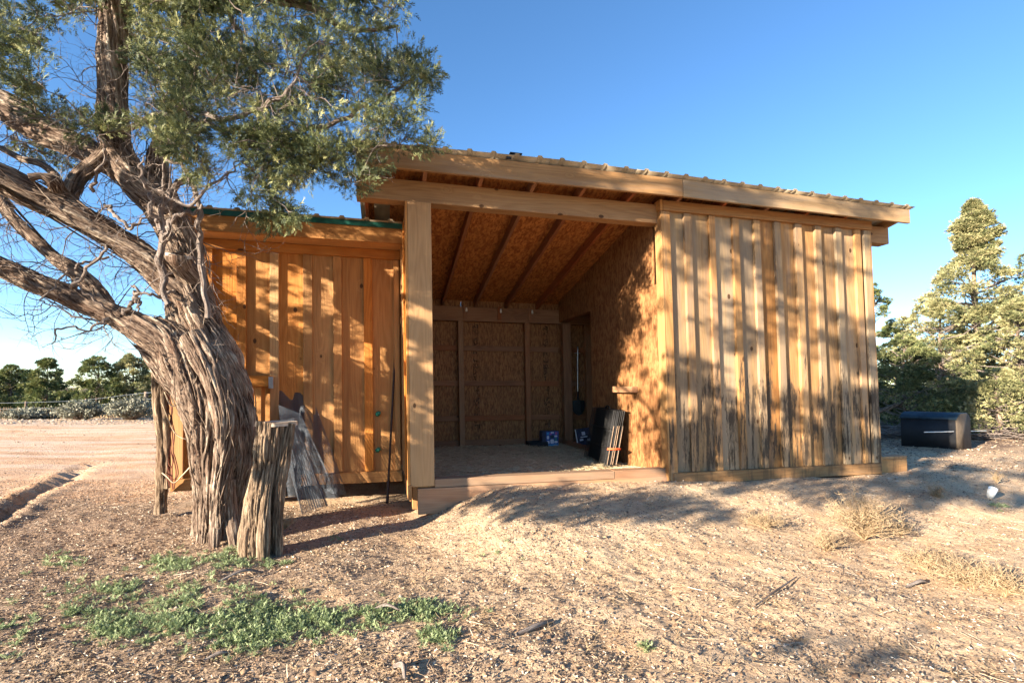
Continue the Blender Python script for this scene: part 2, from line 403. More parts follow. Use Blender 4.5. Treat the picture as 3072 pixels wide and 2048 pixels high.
# ---- main beam, post, sills
bar("front_beam", -.235, 6.36, 5.012, 5.16, 3.140, 3.355, 0, M['beam'])
bar("front_post", .250, .482, 4.990, 5.030, .325, 3.136, 2, M['post'])
bar("front_post", .270, .462, 5.034, 5.150, .10, 3.136, 2, M['post'])
bar("sill_board", .484, 2.40, 4.985, 5.13, .312, .392, 0, M['sill'])
bar("sill_board", 2.404, 3.020, 4.988, 5.13, .305, .394, 0, M['sill'])
bar("sill_timber", .318, 3.03, 4.975, 5.12, .06, .308, 0, M['sill'])
bar("sill_timber", .225, .262, 4.965, 5.90, .205, .345, 1, M['beam'])
# outer left face of the main bay (between the post and the set-back wall)
bar("corner_board", .226, .248, 4.992, 5.085, .352, 3.136, 2, M['trim_l'])
for d0, d1 in ((5.09, 5.37), (5.374, 5.65), (5.654, 5.93)):
    bar("plank", .233, .247, d0, d1, .352, 3.13, 2, M['plank_l'])
bar("batten", .214, .231, 5.34, 5.40, .352, 3.03, 2, M['trim_l'])
bar("batten", .214, .231, 5.62, 5.68, .352, 3.03, 2, M['trim_l'])
bar("corner_board", .205, .231, 5.80, 5.905, .352, 3.03, 2, M['trim_l'])

# ---- left section: set back wall with lower roof
lb = [(-1.871, -1.803), (-1.568, -1.475), (-1.24, -1.15), (-.901, -.803), (-.585, -.494), (-.256, -.162)]
lbn = [(tt(a, 2.659), tt(b, 2.659)) for a, b in lb]
edges = [-2.13] + [(a + b) / 2 for a, b in lbn] + [.20]
for a, b_ in zip(edges[:-1], edges[1:]):
    d = random.uniform(-.002, .002)
    bar("plank", a + .002, b_ - .002, 5.950 + d, 5.970 + d, .30, 2.83, 2, M['plank_l'])
for a, b_ in lbn:
    bar("batten", a, b_, 5.908, 5.946, .347, 2.765, 2, M['plank_l'])
bar("batten", .125, .185, 5.908, 5.946, .347, 2.765, 2, M['plank_l'])
bar("corner_board", -2.150, -2.02, 5.906, 5.946, .347, 2.765, 2, M['trim_l'])
bar("header_board", -2.13, .20, 5.900, 5.946, 2.770, 2.873, 0, M['trim_l'])
bar("skirt_board", -2.13, .200, 5.890, 5.946, .222, .343, 0, M['trim_l'])
bar("soffit_board", -2.00, .22, 5.630, 5.945, 2.877, 2.893, 0, M['trim_l'])
bar("fascia_board", -2.03, .222, 5.590, 5.627, 2.868, 3.046, 0, M['trim_l'])
bar("drip_edge", -2.05, .228, 5.570, 5.586, 3.030, 3.086, 0, M['green'], bev=.002)
def lowroofz(D): return 3.095 - .16 * (D - 5.56)
def roof_sheet(name, t0, t1, D0, zf, D1, w_rib, mat, ph=0.):
    """corrugated metal sheet with raised ribs, one folded profile with thickness"""
    pr = []; t = t0; n = max(1, round((t1 - t0) / w_rib))
    step = (t1 - t0) / n
    for i in range(n):
        c = t0 + step * (i + .5)
        pr += [(t0 + step * i, 0), (c - .032, 0), (c - .018, .020), (c + .018, .020), (c + .032, 0)]
    pr.append((t1, 0))
    v = []; k = len(pr)
    for D in (D0, D1):
        for dz in (.0, -.004):
            for (a, h) in pr:
                q = sh(a, D, zf(D) + h + dz); v.append(q)
    f = []
    for i in range(k - 1):
        f += [(i, i + 1, 2*k + i + 1, 2*k + i), (k + i, 3*k + i, 3*k + i + 1, k + i + 1), (i, k + i, k + i + 1, i + 1), (2*k+i, 2*k+i+1, 3*k+i+1, 3*k+i)]
    f += [(0, 2*k, 3*k, k), (k-1, 2*k-1, 4*k-1, 3*k-1)]
    return mesh_np(name, np.array(v), np.array(f), mat, shed)
M['roofmetal'] = plain("tan_roof_metal", (.36, .29, .20), .5, .25, .25, 3.)
t = -2.05
for k_ in range(3):
    roof_sheet("roof_sheet", t, t + .757, 5.545, lambda D: lowroofz(D) + .0015 * k_, 8.65, .2523, M['roofmetal']); t += .757
bar("roof_deck", -2.0, .24, 5.64, 8.60, 2.70, 2.86, 1, M['osb_d'], bev=0) if False else None
box8("roof_deck", [[[sh(a, D, lowroofz(D) - o) for o in (.05, .012)] for D in (5.63, 8.6)] for a in (-2.02, .222)], 1, M['osb_w'], bev=0)

# ---- high roof: fascia, rafters, deck, metal
def slope_bar(name, t0, t1, D0, D1, o0, o1, a, mat, **kw):
    return box8(name, [[[sh(q, D, roofz(D) + o) for o in (o0, o1)] for D in (D0, D1)] for q in (t0, t1)], a, mat, **kw)
def fz(t, lo):      # the long fascia sags a little at both ends
    xs = [-.25, 1.77, 3.12, 6.3]; ys = [3.335, 3.360, 3.352, 3.318] if lo else [3.520, 3.560, 3.545, 3.490]
    return float(np.interp(t, xs, ys))
for (a, b_) in ((-.175, 1.60), ):
    pass
def fascia(a, b_, mat):
    zm = [[[sh(q, D, fz(q, k2 == 0)) for k2 in (0, 1)] for D in (4.72, 4.757)] for q in (a, b_)]
    return box8("fascia_board", zm, 0, mat)
fascia(-.175, 3.170, M['fascia']); fascia(3.174, 6.345, M['fascia'])
raf = [.36, .92, 1.48, 2.03, 2.60, 3.17, 3.76, 4.34, 4.92, 5.50]
raf = [tt(r, 3.3) for r in raf]
for r in raf:
    slope_bar("rafter", r - .02, r + .02, 4.760, 8.54, .0, .118, 1, M['rafter'])
slope_bar("rake_board", -.172, -.134, 4.760, 8.60, -.02, .118, 1, M['rafter'])
slope_bar("rake_board", 6.30, 6.338, 4.760, 8.60, -.02, .118, 1, M['fascia'])
edges = [-.172, 1.05, 2.27, 3.49, 4.71, 5.93, 6.335]
for a, b_ in zip(edges[:-1], edges[1:]):
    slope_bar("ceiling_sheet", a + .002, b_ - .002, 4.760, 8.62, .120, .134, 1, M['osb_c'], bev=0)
# straight roof profile follows the fascia's top
tcur = -.23
for k_ in range(7):
    w = .945 if k_ < 7 else .5
    za = lambda D, tc_=tcur, kk=k_: fz(tc_ + .47, False) + .008 - .17 * (D - 4.75) + .0015 * (kk % 2)
    k0 = len(bpy.data.objects)
    o = roof_sheet("roof_sheet", 0, w, 4.675, lambda D: 0, 8.68, w / 4, M['roofmetal'])
    me = o.data; co = np.empty(len(me.vertices) * 3, np.float32); me.vertices.foreach_get("co", co); co = co.reshape(-1, 3)
    # rebuild heights so neighbouring sheets meet along the sagging eave
    tn = co[:, 0] - SH * .25 + tcur; zz = np.array([fz(q, False) for q in tn]) + .006 - .195 * (co[:, 1] - 4.75)
    me.vertices.foreach_set("co", np.stack([tn - SH * (zz - .25), co[:, 1], zz + co[:, 2] + .0012 * (k_ % 2)], 1).astype(np.float32).ravel()); me.update()
    tcur += w - .002
# small bent flashing on the eave
bar("flashing", 1.235, 1.36, 4.69, 4.76, 3.595, 3.607, 0, M['black'], bev=.002)
bar("flashing", 1.20, 1.25, 4.700, 4.716, 3.54, 3.575, 0, M['black'], bev=.002)

# ---- interior
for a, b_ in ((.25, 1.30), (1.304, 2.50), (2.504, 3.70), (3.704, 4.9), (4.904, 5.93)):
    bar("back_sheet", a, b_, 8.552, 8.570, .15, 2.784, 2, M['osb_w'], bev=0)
for s_ in (1.25, 2.42):
    s_ = tt(s_, 1.3)
    bar("stud", s_ - .044, s_ + .044, 8.40, 8.50, .27, 2.41, 2, M['stud'])
bar("stud", .262, .35, 8.40, 8.50, .27, 2.41, 2, M['stud'])
bar("stud", tt(3.508, 1.2), tt(3.635, 1.2), 8.40, 8.50, .27, 2.41, 2, M['stud'])
for z_ in (.755, 1.352, 1.956):
    for a, b_ in ((.36, 1.23), (1.31, 2.40), (2.49, 3.04), (3.2, 5.9)):
        bar("girt", a, b_, 8.505, 8.548, z_ - .045, z_ + .045, 0, M['frame'])
bar("back_beam", .25, 5.90, 8.43, 8.545, 2.414, 2.66, 0, M['frame'])
bar("base_plate", .25, 5.90, 8.51, 8.548, .20, .385, 0, M['frame'])
for s_ in (1.35, 1.95, 2.50):
    bar("block", s_ - .03, s_ + .03, 8.405, 8.426, 2.45, 2.68, 2, M['frame'])
# partition wall at t = 3.05 with a doorway
def part_sheet(D0, D1, z0, ztop=None):
    c = [[[sh(q, D, (z0 if k2 == 0 else (ztop if ztop else roofz(D) + .118))) for k2 in (0, 1)] for D in (D0, D1)] for q in (3.048, 3.062)]
    return box8("partition_sheet", c, 2, M['osb_w'], bev=0)
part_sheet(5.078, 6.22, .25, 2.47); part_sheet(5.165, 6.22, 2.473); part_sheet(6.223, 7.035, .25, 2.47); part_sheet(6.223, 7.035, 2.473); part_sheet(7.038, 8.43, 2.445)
bar("door_jamb", 3.064, 3.16, 7.0, 7.034, .28, 2.44, 2, M['frame'])
bar("door_header", 3.064, 3.16, 7.0, 8.40, 2.445, 2.53, 1, M['frame'])
bar("corner_post", 3.05, 3.20, 8.26, 8.395, .27, 2.41, 2, M['frame'])
bar("door_sill", 3.045, 3.115, 7.04, 8.25, .20, .365, 1, M['stud'])
for d in (5.7, 6.3):
    bar("stud", 3.064, 3.15, d, d + .04, .28, 2.9, 2, M['frame'])
# small block shelf on the partition
bar("wall_shelf", 2.965, 3.046, 5.62, 6.20, 1.222, 1.300, 1, M['stud'])
# closing walls (outer shell)
def side_wall(tq, D0, D1, z0, mat, thick=.015, zf=None):
    c = [[[sh(q, D, (z0 if k2 == 0 else (zf or (lambda d: roofz(d) + .118))(D))) for k2 in (0, 1)] for D in (D0, D1)] for q in (tq, tq + thick)]
    return box8("side_sheet", c, 1, mat, bev=0)
side_wall(.249, 5.165, 8.55, .15, M['osb_w']); side_wall(5.94, 5.165, 8.55, .15, M['osb_w'])
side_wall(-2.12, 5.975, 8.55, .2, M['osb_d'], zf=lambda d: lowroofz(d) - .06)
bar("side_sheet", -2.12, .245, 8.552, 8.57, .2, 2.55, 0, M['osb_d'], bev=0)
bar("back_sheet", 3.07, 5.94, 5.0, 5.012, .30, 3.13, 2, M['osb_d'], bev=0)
for q in np.linspace(6.0, 8.4, 8):
    bar("plank", 5.957, 5.975, q - .14 - .77 + .02, q + .14 - .77, .24, roofz(q) - .05, 2, M['plank_r'])
bar("meter_box", 5.98, 6.07, 6.0, 6.22, 2.10, 2.62, 2, M['steel'])

bar('back_sheet', -.165, .247, 8.600, 8.612, 2.50, 2.772, 0, M['osb_d'], bev=0)  # dark filler added to block sky showing between low roof and high deck
# printed ink columns on the back sheets, too smudged to read
def ink_material():
    m, nt, b = newmat("smudged_ink"); k = NB(nt)
    tc = k.n("ShaderNodeTexCoord").outputs['Object']
    n = k.noise(k.vm('MULTIPLY', tc, (26, 40, 40)), 1., 3, .7); n2 = k.noise(tc, 6, 2, .5)
    b.inputs['Base Color'].default_value = (.045, .03, .025, 1); b.inputs['Roughness'].default_value = .8
    nt.links.new(k.math('MULTIPLY', k.ramp(n, .47, .60), k.ramp(n2, .42, .56, 0, .5)), b.inputs['Alpha'])
    return m
M['ink'] = ink_material()
for (a, b_) in ((1.50, 1.60), (2.77, 2.87)):
    bar("printed_mark", a, b_, 8.545, 8.549, .45, 2.38, 2, M['ink'], bev=0)

# ---- latch rail with hinge on the set back wall
bar("latch_rail", -1.50, -1.15, 5.66, 5.90, 1.30, 1.41, 0, M['trim_l'])
bar("latch_post", -1.30, -1.235, 5.72, 5.90, .30, 1.296, 2, M['trim_l'])
hinge = bar("hinge", -1.150, -1.105, 5.648, 5.657, 1.28, 1.40, 2, M['steel'], bev=.001)
# white screw insulators at the rafter ends; green ones on the planks
def lathe(profile, n=14):
    v = []; f = []
    for (r, z) in profile:
        for i in range(n): a = 2 * math.pi * i / n; v.append((r * math.cos(a), r * math.sin(a), z))
    for j in range(len(profile) - 1):
        for i in range(n): f.append((j * n + i, j * n + (i + 1) % n, (j + 1) * n + (i + 1) % n, (j + 1) * n + i))
    return np.array(v), np.array(f)
iv, if_ = lathe([(.0, .035), (.012, .035), (.016, .028), (.010, .020), (.016, .012), (.018, .0), (.018, -.02), (.012, -.032), (.0, -.034)])
ins = None
for q in (1.323, 1.923, 2.489):
    if ins is None: ins = mesh_np("insulator", iv, if_, M['porcelain'], shed, smooth=True)
    else: ins = ins.copy(); S.collection.objects.link(ins)
    ins.location = (q, 8.385, 2.60)
for q, z_ in ((-.077, .988), (-.073, .579)):
    g = mesh_np("insulator", iv * np.array([1.5, 1.5, 1.5]), if_, M['greenglass'], shed, smooth=True)
    g.location = (q, 5.93, z_); g.rotation_euler = (R(75), 0, R(15)); g["label"] = "green screw insulator on the left wall"

# ------------------------------------------------------------------ tubes
def spline(pts, n):
    """Catmull-Rom through rows of any width"""
    P = np.asarray(pts, float); P = np.vstack([2 * P[0] - P[1], P, 2 * P[-1] - P[-2]])
    seg = len(P) - 3; out = []
    L = np.linalg.norm(np.diff(P[1:-1, :3], axis=0), axis=1); tot = L.sum()
    for i in range(seg):
        k = max(2, int(round(n * L[i] / tot)))
        u = np.linspace(0, 1, k, endpoint=False)[:, None]
        a, b, c, d = P[i], P[i + 1], P[i + 2], P[i + 3]
        out.append(.5 * ((2 * b) + (-a + c) * u + (2 * a - 5 * b + 4 * c - d) * u ** 2 + (-a + 3 * b - 3 * c + d) * u ** 3))
    out.append(P[-2][None]); return np.vstack(out)
class TubeSet:
    def __init__(s): s.v = []; s.f = []; s.b = []; s.r = []; s.n = 0
    def add(s, pts, nseg, nring, rough=0., twist=0., seed=0, fl=1., flat=1., cap=False, taper_end=False):
        """pts rows x,y,z,r"""
        C = spline(pts, nring) if nring else np.asarray(pts, float)
        X = C[:, :3]; rad = np.maximum(C[:, 3], .0004); N = len(C)
        T = np.gradient(X, axis=0); T /= np.linalg.norm(T, axis=1)[:, None] + 1e-12
        ref = np.array([0., 0., 1.]) if abs(T[0][2]) < .8 else np.array([1., 0., 0.])
        u = np.cross(T[0], ref); u /= np.linalg.norm(u); U = np.zeros_like(X)
        for i in range(N):
            u = u - T[i] * (u @ T[i]); u /= np.linalg.norm(u) + 1e-12; U[i] = u
        W = np.cross(T, U); sl = np.concatenate([[0], np.cumsum(np.linalg.norm(np.diff(X, axis=0), axis=1))])
        th = np.arange(nseg) * 2 * math.pi / nseg
        TH_, SL = np.meshgrid(th, sl); Rr = rad[:, None] * np.ones_like(TH_)
        ridge = np.full_like(TH_, .5)
        if rough:
            tw = TH_ + twist * SL
            cx, sx_ = np.cos(tw), np.sin(tw)
            n1 = vnoise(cx * 1.3 + 10 + seed, sx_ * 1.3 + 10, SL * 1.1 * fl, seed)
            n2 = vnoise(cx * 3.4 + 10 + seed, sx_ * 3.4 + 10, SL * 1.9 * fl, seed + 1)
            n3 = vnoise(cx * 8 + 10 + seed, sx_ * 8 + 10, SL * 4.5 * fl, seed + 2)
            n4 = vnoise(cx * 15 + 10 + seed, sx_ * 15 + 10, SL * 7 * fl, seed + 3)
            r2 = np.sqrt(np.clip(np.abs(2 * n2 - 1), 0, 1)); r3 = np.sqrt(np.clip(np.abs(2 * n3 - 1), 0, 1)); r4 = np.abs(2 * n4 - 1)
            ridge = .15 * n1 + .35 * r2 + .35 * r3 + .15 * r4
            Rr = Rr * (1 + rough * (.9 * (n1 - .5) + .75 * (r2 - .6) + .45 * (r3 - .6) + .18 * (r4 - .4)))
        V = X[:, None, :] + Rr[..., None] * (np.cos(TH_)[..., None] * U[:, None, :] + flat * np.sin(TH_)[..., None] * W[:, None, :])
        s.v.append(V.reshape(-1, 3))
        rm = rad.mean()
        s.b.append(np.stack([np.cos(TH_ + twist * SL) * rm + seed, np.sin(TH_ + twist * SL) * rm, SL], -1).reshape(-1, 3)); s.r.append(ridge.ravel())
        i = np.arange(N - 1)[:, None] * nseg; j = np.arange(nseg)[None]; j2 = (j + 1) % nseg
        F = np.stack([i + j, i + j2, i + nseg + j2, i + nseg + j], -1).reshape(-1, 4) + s.n
        s.f.append(F); s.n += N * nseg
        if cap:     # slightly domed cut end
            for ring, k0 in ((0, 0), (N - 1, (N - 1) * nseg)):
                base = s.n - N * nseg + k0
                s.v.append(V[ring].mean(0)[None]); s.b.append(np.zeros((1, 3)) + seed); s.r.append(np.array([.9]))
                c = s.n; s.n += 1
                jj = np.arange(nseg); s.f.append(np.stack([base + jj, base + (jj + 1) % nseg, np.full(nseg, c), np.full(nseg, c)], 1)[:, :3])
        return C
    def obj(s, name, mat, parent=None, smooth=True):
        q = [f for f in s.f if f.shape[1] == 4]; t3 = [f for f in s.f if f.shape[1] == 3]
        fl = ([np.vstack(q)] if q else []) + ([np.vstack(t3)] if t3 else [])
        return mesh_np(name, np.vstack(s.v), fl, mat, parent, smooth, {"bark": ('FLOAT_VECTOR', np.vstack(s.b)), "ridge": ('FLOAT', np.concatenate(s.r))})
def P(px, py, Y, rpx): p = at(px, py, Y); return [p[0], p[1], p[2], rpx * Y / CF]

# ------------------------------------------------------------------ the big juniper
jun = empty("juniper_tree", (-2.6, 4.45, 0.))
tag(jun, "large old juniper tree with twisted shaggy trunk and spreading limbs at left of shed", "tree")
tk = TubeSet(); trunk_paths = []
_add = tk.add
def _rec(pts, *a, **k):
    trunk_paths.append(pts); return _add(pts, *a, **k)
tk.add = _rec
# braided strands of the trunk: each limb continues down to the ground
tk.add([P(500, 1250, 4.42, 36), P(504, 1150, 4.44, 42), P(512, 1050, 4.46, 48), P(510, 970, 4.45, 56), P(494, 890, 4.45, 60), P(470, 810, 4.42, 60), P(448, 730, 4.40, 52), P(432, 660, 4.40, 46), P(424, 590, 4.40, 40), P(408, 520, 4.42, 35)], 200, 320, .38, 1.3, 3)
tk.add([P(480, 1245, 4.30, 20), P(480, 1150, 4.30, 22), P(475, 1060, 4.27, 30), P(470, 980, 4.25, 36), P(450, 910, 4.22, 42), P(412, 840, 4.22, 42), P(375, 785, 4.22, 38), P(340, 755, 4.22, 34)], 104, 250, .48, -1.0, 5)
tk.add([P(528, 1245, 4.36, 17), P(535, 1150, 4.35, 22), P(556, 1060, 4.33, 26), P(556, 980, 4.33, 30), P(540, 900, 4.30, 34), P(512, 830, 4.28, 34), P(480, 760, 4.28, 32), P(452, 700, 4.30, 28), P(430, 640, 4.30, 24)], 104, 250, .48, .8, 9)
tk.add([P(500, 1240, 4.20, 16), P(505, 1150, 4.21, 18), P(515, 1050, 4.20, 22), P(520, 960, 4.17, 26), P(500, 880, 4.15, 30), P(470, 820, 4.15, 30), P(440, 770, 4.16, 26)], 84, 220, .46, -.6, 14)
tk.add([P(462, 1240, 4.45, 20), P(460, 1140, 4.44, 15), P(454, 1050, 4.42, 15), P(448, 970, 4.38, 20), P(422, 900, 4.34, 26), P(385, 850, 4.30, 26), P(345, 800, 4.28, 20), P(312, 765, 4.26, 12)], 84, 220, .48, 1.0, 21)
# root flares
for (x0, y0, x1, y1, Y0, Y1, r) in ((470, 1180, 458, 1255, 4.32, 4.26, 11), (545, 1180, 556, 1235, 4.36, 4.36, 10), (495, 1190, 490, 1268, 4.20, 4.08, 13), (530, 1180, 540, 1262, 4.25, 4.15, 14)):
    tk.add([P(x0, y0 - 80, Y0, r * .9), P(x0, y0, Y0, r), P(x1, y1, Y1, r * .8), P(x1 + (x1 - x0) * .4, y1 + 22, Y1 - .05, r * .4)], 36, 60, .35, .5, int(x0))
trunk = keep(tk.obj("trunk", M['bark']), jun)
limb_defs = [
 # top stem
 ([P(438, 660, 4.42, 36), P(425, 590, 4.42, 38), P(395, 520, 4.40, 35), P(350, 460, 4.38, 34), P(300, 400, 4.36, 34), P(268, 340, 4.34, 31), P(258, 260, 4.32, 31), P(258, 150, 4.30, 32), P(262, 40, 4.3, 32), P(262, -90, 4.3, 30), P(255, -260, 4.3, 22), P(262, -420, 4.3, 10)], 90, 320, .32, 1.2),
 # centre stem
 ([P(432, 640, 4.50, 32), P(415, 560, 4.50, 32), P(388, 480, 4.52, 27), P(362, 400, 4.55, 24), P(372, 330, 4.6, 20), P(415, 240, 4.7, 18), P(440, 120, 4.8, 17), P(432, 0, 4.9, 16), P(425, -200, 5.0, 9)], 60, 240, .3, -1.),
 # limb C
 ([P(320, 430, 4.38, 20), P(280, 390, 4.42, 28), P(200, 345, 4.5, 28), P(100, 300, 4.55, 32), P(0, 240, 4.6, 35), P(-130, 180, 4.6, 32), P(-320, 90, 4.55, 26), P(-550, 0, 4.4, 14)], 80, 260, .32, .9),
 # limb D
 ([P(440, 700, 4.36, 36), P(405, 660, 4.3, 38), P(345, 602, 4.25, 32), P(270, 548, 4.18, 30), P(170, 490, 4.05, 30), P(80, 448, 3.95, 31), P(0, 405, 3.85, 32), P(-120, 350, 3.65, 30)], 80, 300, .34, 1.1),
 # limb F
 ([P(440, 840, 4.25, 40), P(385, 785, 4.22, 40), P(330, 755, 4.2, 34), P(280, 730, 4.2, 28), P(200, 700, 4.2, 25), P(100, 656, 4.2, 24), P(0, 610, 4.2, 24), P(-130, 560, 4.2, 20), P(-350, 470, 4.0, 10)], 80, 300, .34, -1.2),
 # limb E
 ([P(262, 728, 4.22, 16), P(222, 672, 4.3, 18), P(170, 622, 4.35, 17), P(125, 590, 4.38, 14), P(80, 548, 4.4, 14), P(30, 500, 4.42, 12), P(-5, 450, 4.45, 12), P(-60, 380, 4.5, 9)], 30, 150, .3, 1.),
 # link between D and the stem
 ([P(250, 352, 4.30, 20), P(225, 372, 4.25, 18), P(185, 405, 4.2, 17), P(162, 445, 4.12, 16), P(155, 480, 4.08, 14)], 32, 80, .34, 1.),
 ([P(170, 470, 4.1, 16), P(135, 440, 3.98, 14), P(122, 418, 3.9, 15), P(95, 405, 3.85, 8), P(68, 408, 3.82, 10)], 26, 70, .3, 1.),
 ([P(130, 430, 3.95, 10), P(128, 405, 3.95, 9), P(95, 378, 3.97, 8), P(50, 365, 4.0, 7), P(0, 340, 4.05, 6)], 20, 70, .25, 1.),
]
for i, (pts, ns, nr, ro, tw) in enumerate(limb_defs):
    T_ = TubeSet(); T_.add(pts, ns, nr, ro, tw, 30 + i * 7, cap=True); keep(T_.obj("limb", M['bark']), jun)
# sawn stub with a pale face
st = TubeSet(); st.add([P(445, 640, 4.28, 30), P(420, 612, 4.18, 28), P(409, 592, 4.10, 28), P(408, 587, 4.09, 27)], 32, 20, .2, 0, 3, flat=.8)
keep(st.obj("limb", M['bark']), jun)
a0 = at(380, 590, 4.07); disc = []
for i in range(24):
    an = i * math.pi / 12; rr = .098 * (1 + .12 * math.sin(3 * an + 1))
    disc.append(at(409, 588, 4.10) + np.array([rr * math.cos(an), .8 * rr * math.sin(an), .012 * math.sin(an * 2)]))
dv = np.vstack([disc, np.array(disc) - np.array([0, 0, .025])])
df = [[i, (i + 1) % 24, 24 + (i + 1) % 24, 24 + i] for i in range(24)]
cutm = plain("pale_sawn_wood", (.46, .37, .29), .8, 0, .2, 20)
sc_ = mesh_np("sawn_face", dv, [np.array(df), np.array([list(range(23, -1, -1))])], cutm); keep(sc_, jun)
# limbs reaching out of frame towards the camera; their crown shades the shed
off_limbs = [
 [P(-120, 350, 3.65, 30) , [-4.9, 3.0, 3.5, .08], [-5.1, 2.0, 4.3, .06], [-4.9, .9, 4.9, .05], [-4.4, -.1, 5.3, .035], [-3.8, -.9, 5.5, .02]],
 [[-4.9, 3.0, 3.5, .05], [-4.5, 2.2, 3.3, .03], [-4.4, 1.4, 3.1, .022], [-4.5, .6, 2.9, .016], [-4.6, -.1, 2.7, .01]],
 [[-4.9, .9, 4.9, .04], [-4.2, .6, 5.3, .03], [-3.7, .2, 5.6, .022], [-3.2, -.2, 5.8, .015]],
]
for i, pts in enumerate(off_limbs):
    T_ = TubeSet(); T_.add(pts, 24, 120, .22, 1., 120 + i); keep(T_.obj("limb", M['bark']), jun)
pb = TubeSet()
for pts, cnt in [(trunk_paths[i], 70) for i in range(5)] + [(limb_defs[i][0], c_) for i, c_ in enumerate((70, 34, 40, 60, 60, 30, 14, 10, 6))]:
    C = spline(pts, 120); sl = np.concatenate([[0], np.cumsum(np.linalg.norm(np.diff(C[:, :3], axis=0), axis=1))])
    for _ in range(cnt):
        L = rng.uniform(.10, .45); s0 = rng.uniform(0, max(.05, sl[-1] - L)); a0_ = rng.uniform(0, 6.283); dr = rng.normal() * .9; w_ = rng.uniform(.0025, .007); q = []
        lift = rng.uniform(0, .035) if rng.random() < .4 else 0.
        for k_ in range(9):
            u = k_ / 8; sv = s0 + L * u; c = np.array([np.interp(sv, sl, C[:, m_]) for m_ in range(4)]); c2 = np.array([np.interp(sv + .02, sl, C[:, m_]) for m_ in range(3)])
            T0 = c2 - c[:3]
            if np.linalg.norm(T0) < 1e-4: T0 = C[-1, :3] - C[-3, :3]
            T0 = T0 / np.linalg.norm(T0); T0 /= np.linalg.norm(T0) + 1e-9; U0 = np.cross(T0, [0.1, 1., .2]); U0 /= np.linalg.norm(U0); W0 = np.cross(T0, U0); an_ = a0_ + dr * u * L * 3
            o_ = U0 * math.cos(an_) + W0 * math.sin(an_)
            rr_ = c[3] * 1.06 + .002 + lift * max(0, u - .6) / .4 + rng.normal() * .0015
            q.append([*(c[:3] + o_ * rr_), w_ * math.sin(math.pi * (.12 + .8 * u))])
        pb.add(np.array(q), 5, 0, 0, 0, int(rng.integers(90)))
o = keep(pb.obj("peeling_bark", M['bark']), jun); o["kind"] = "stuff"
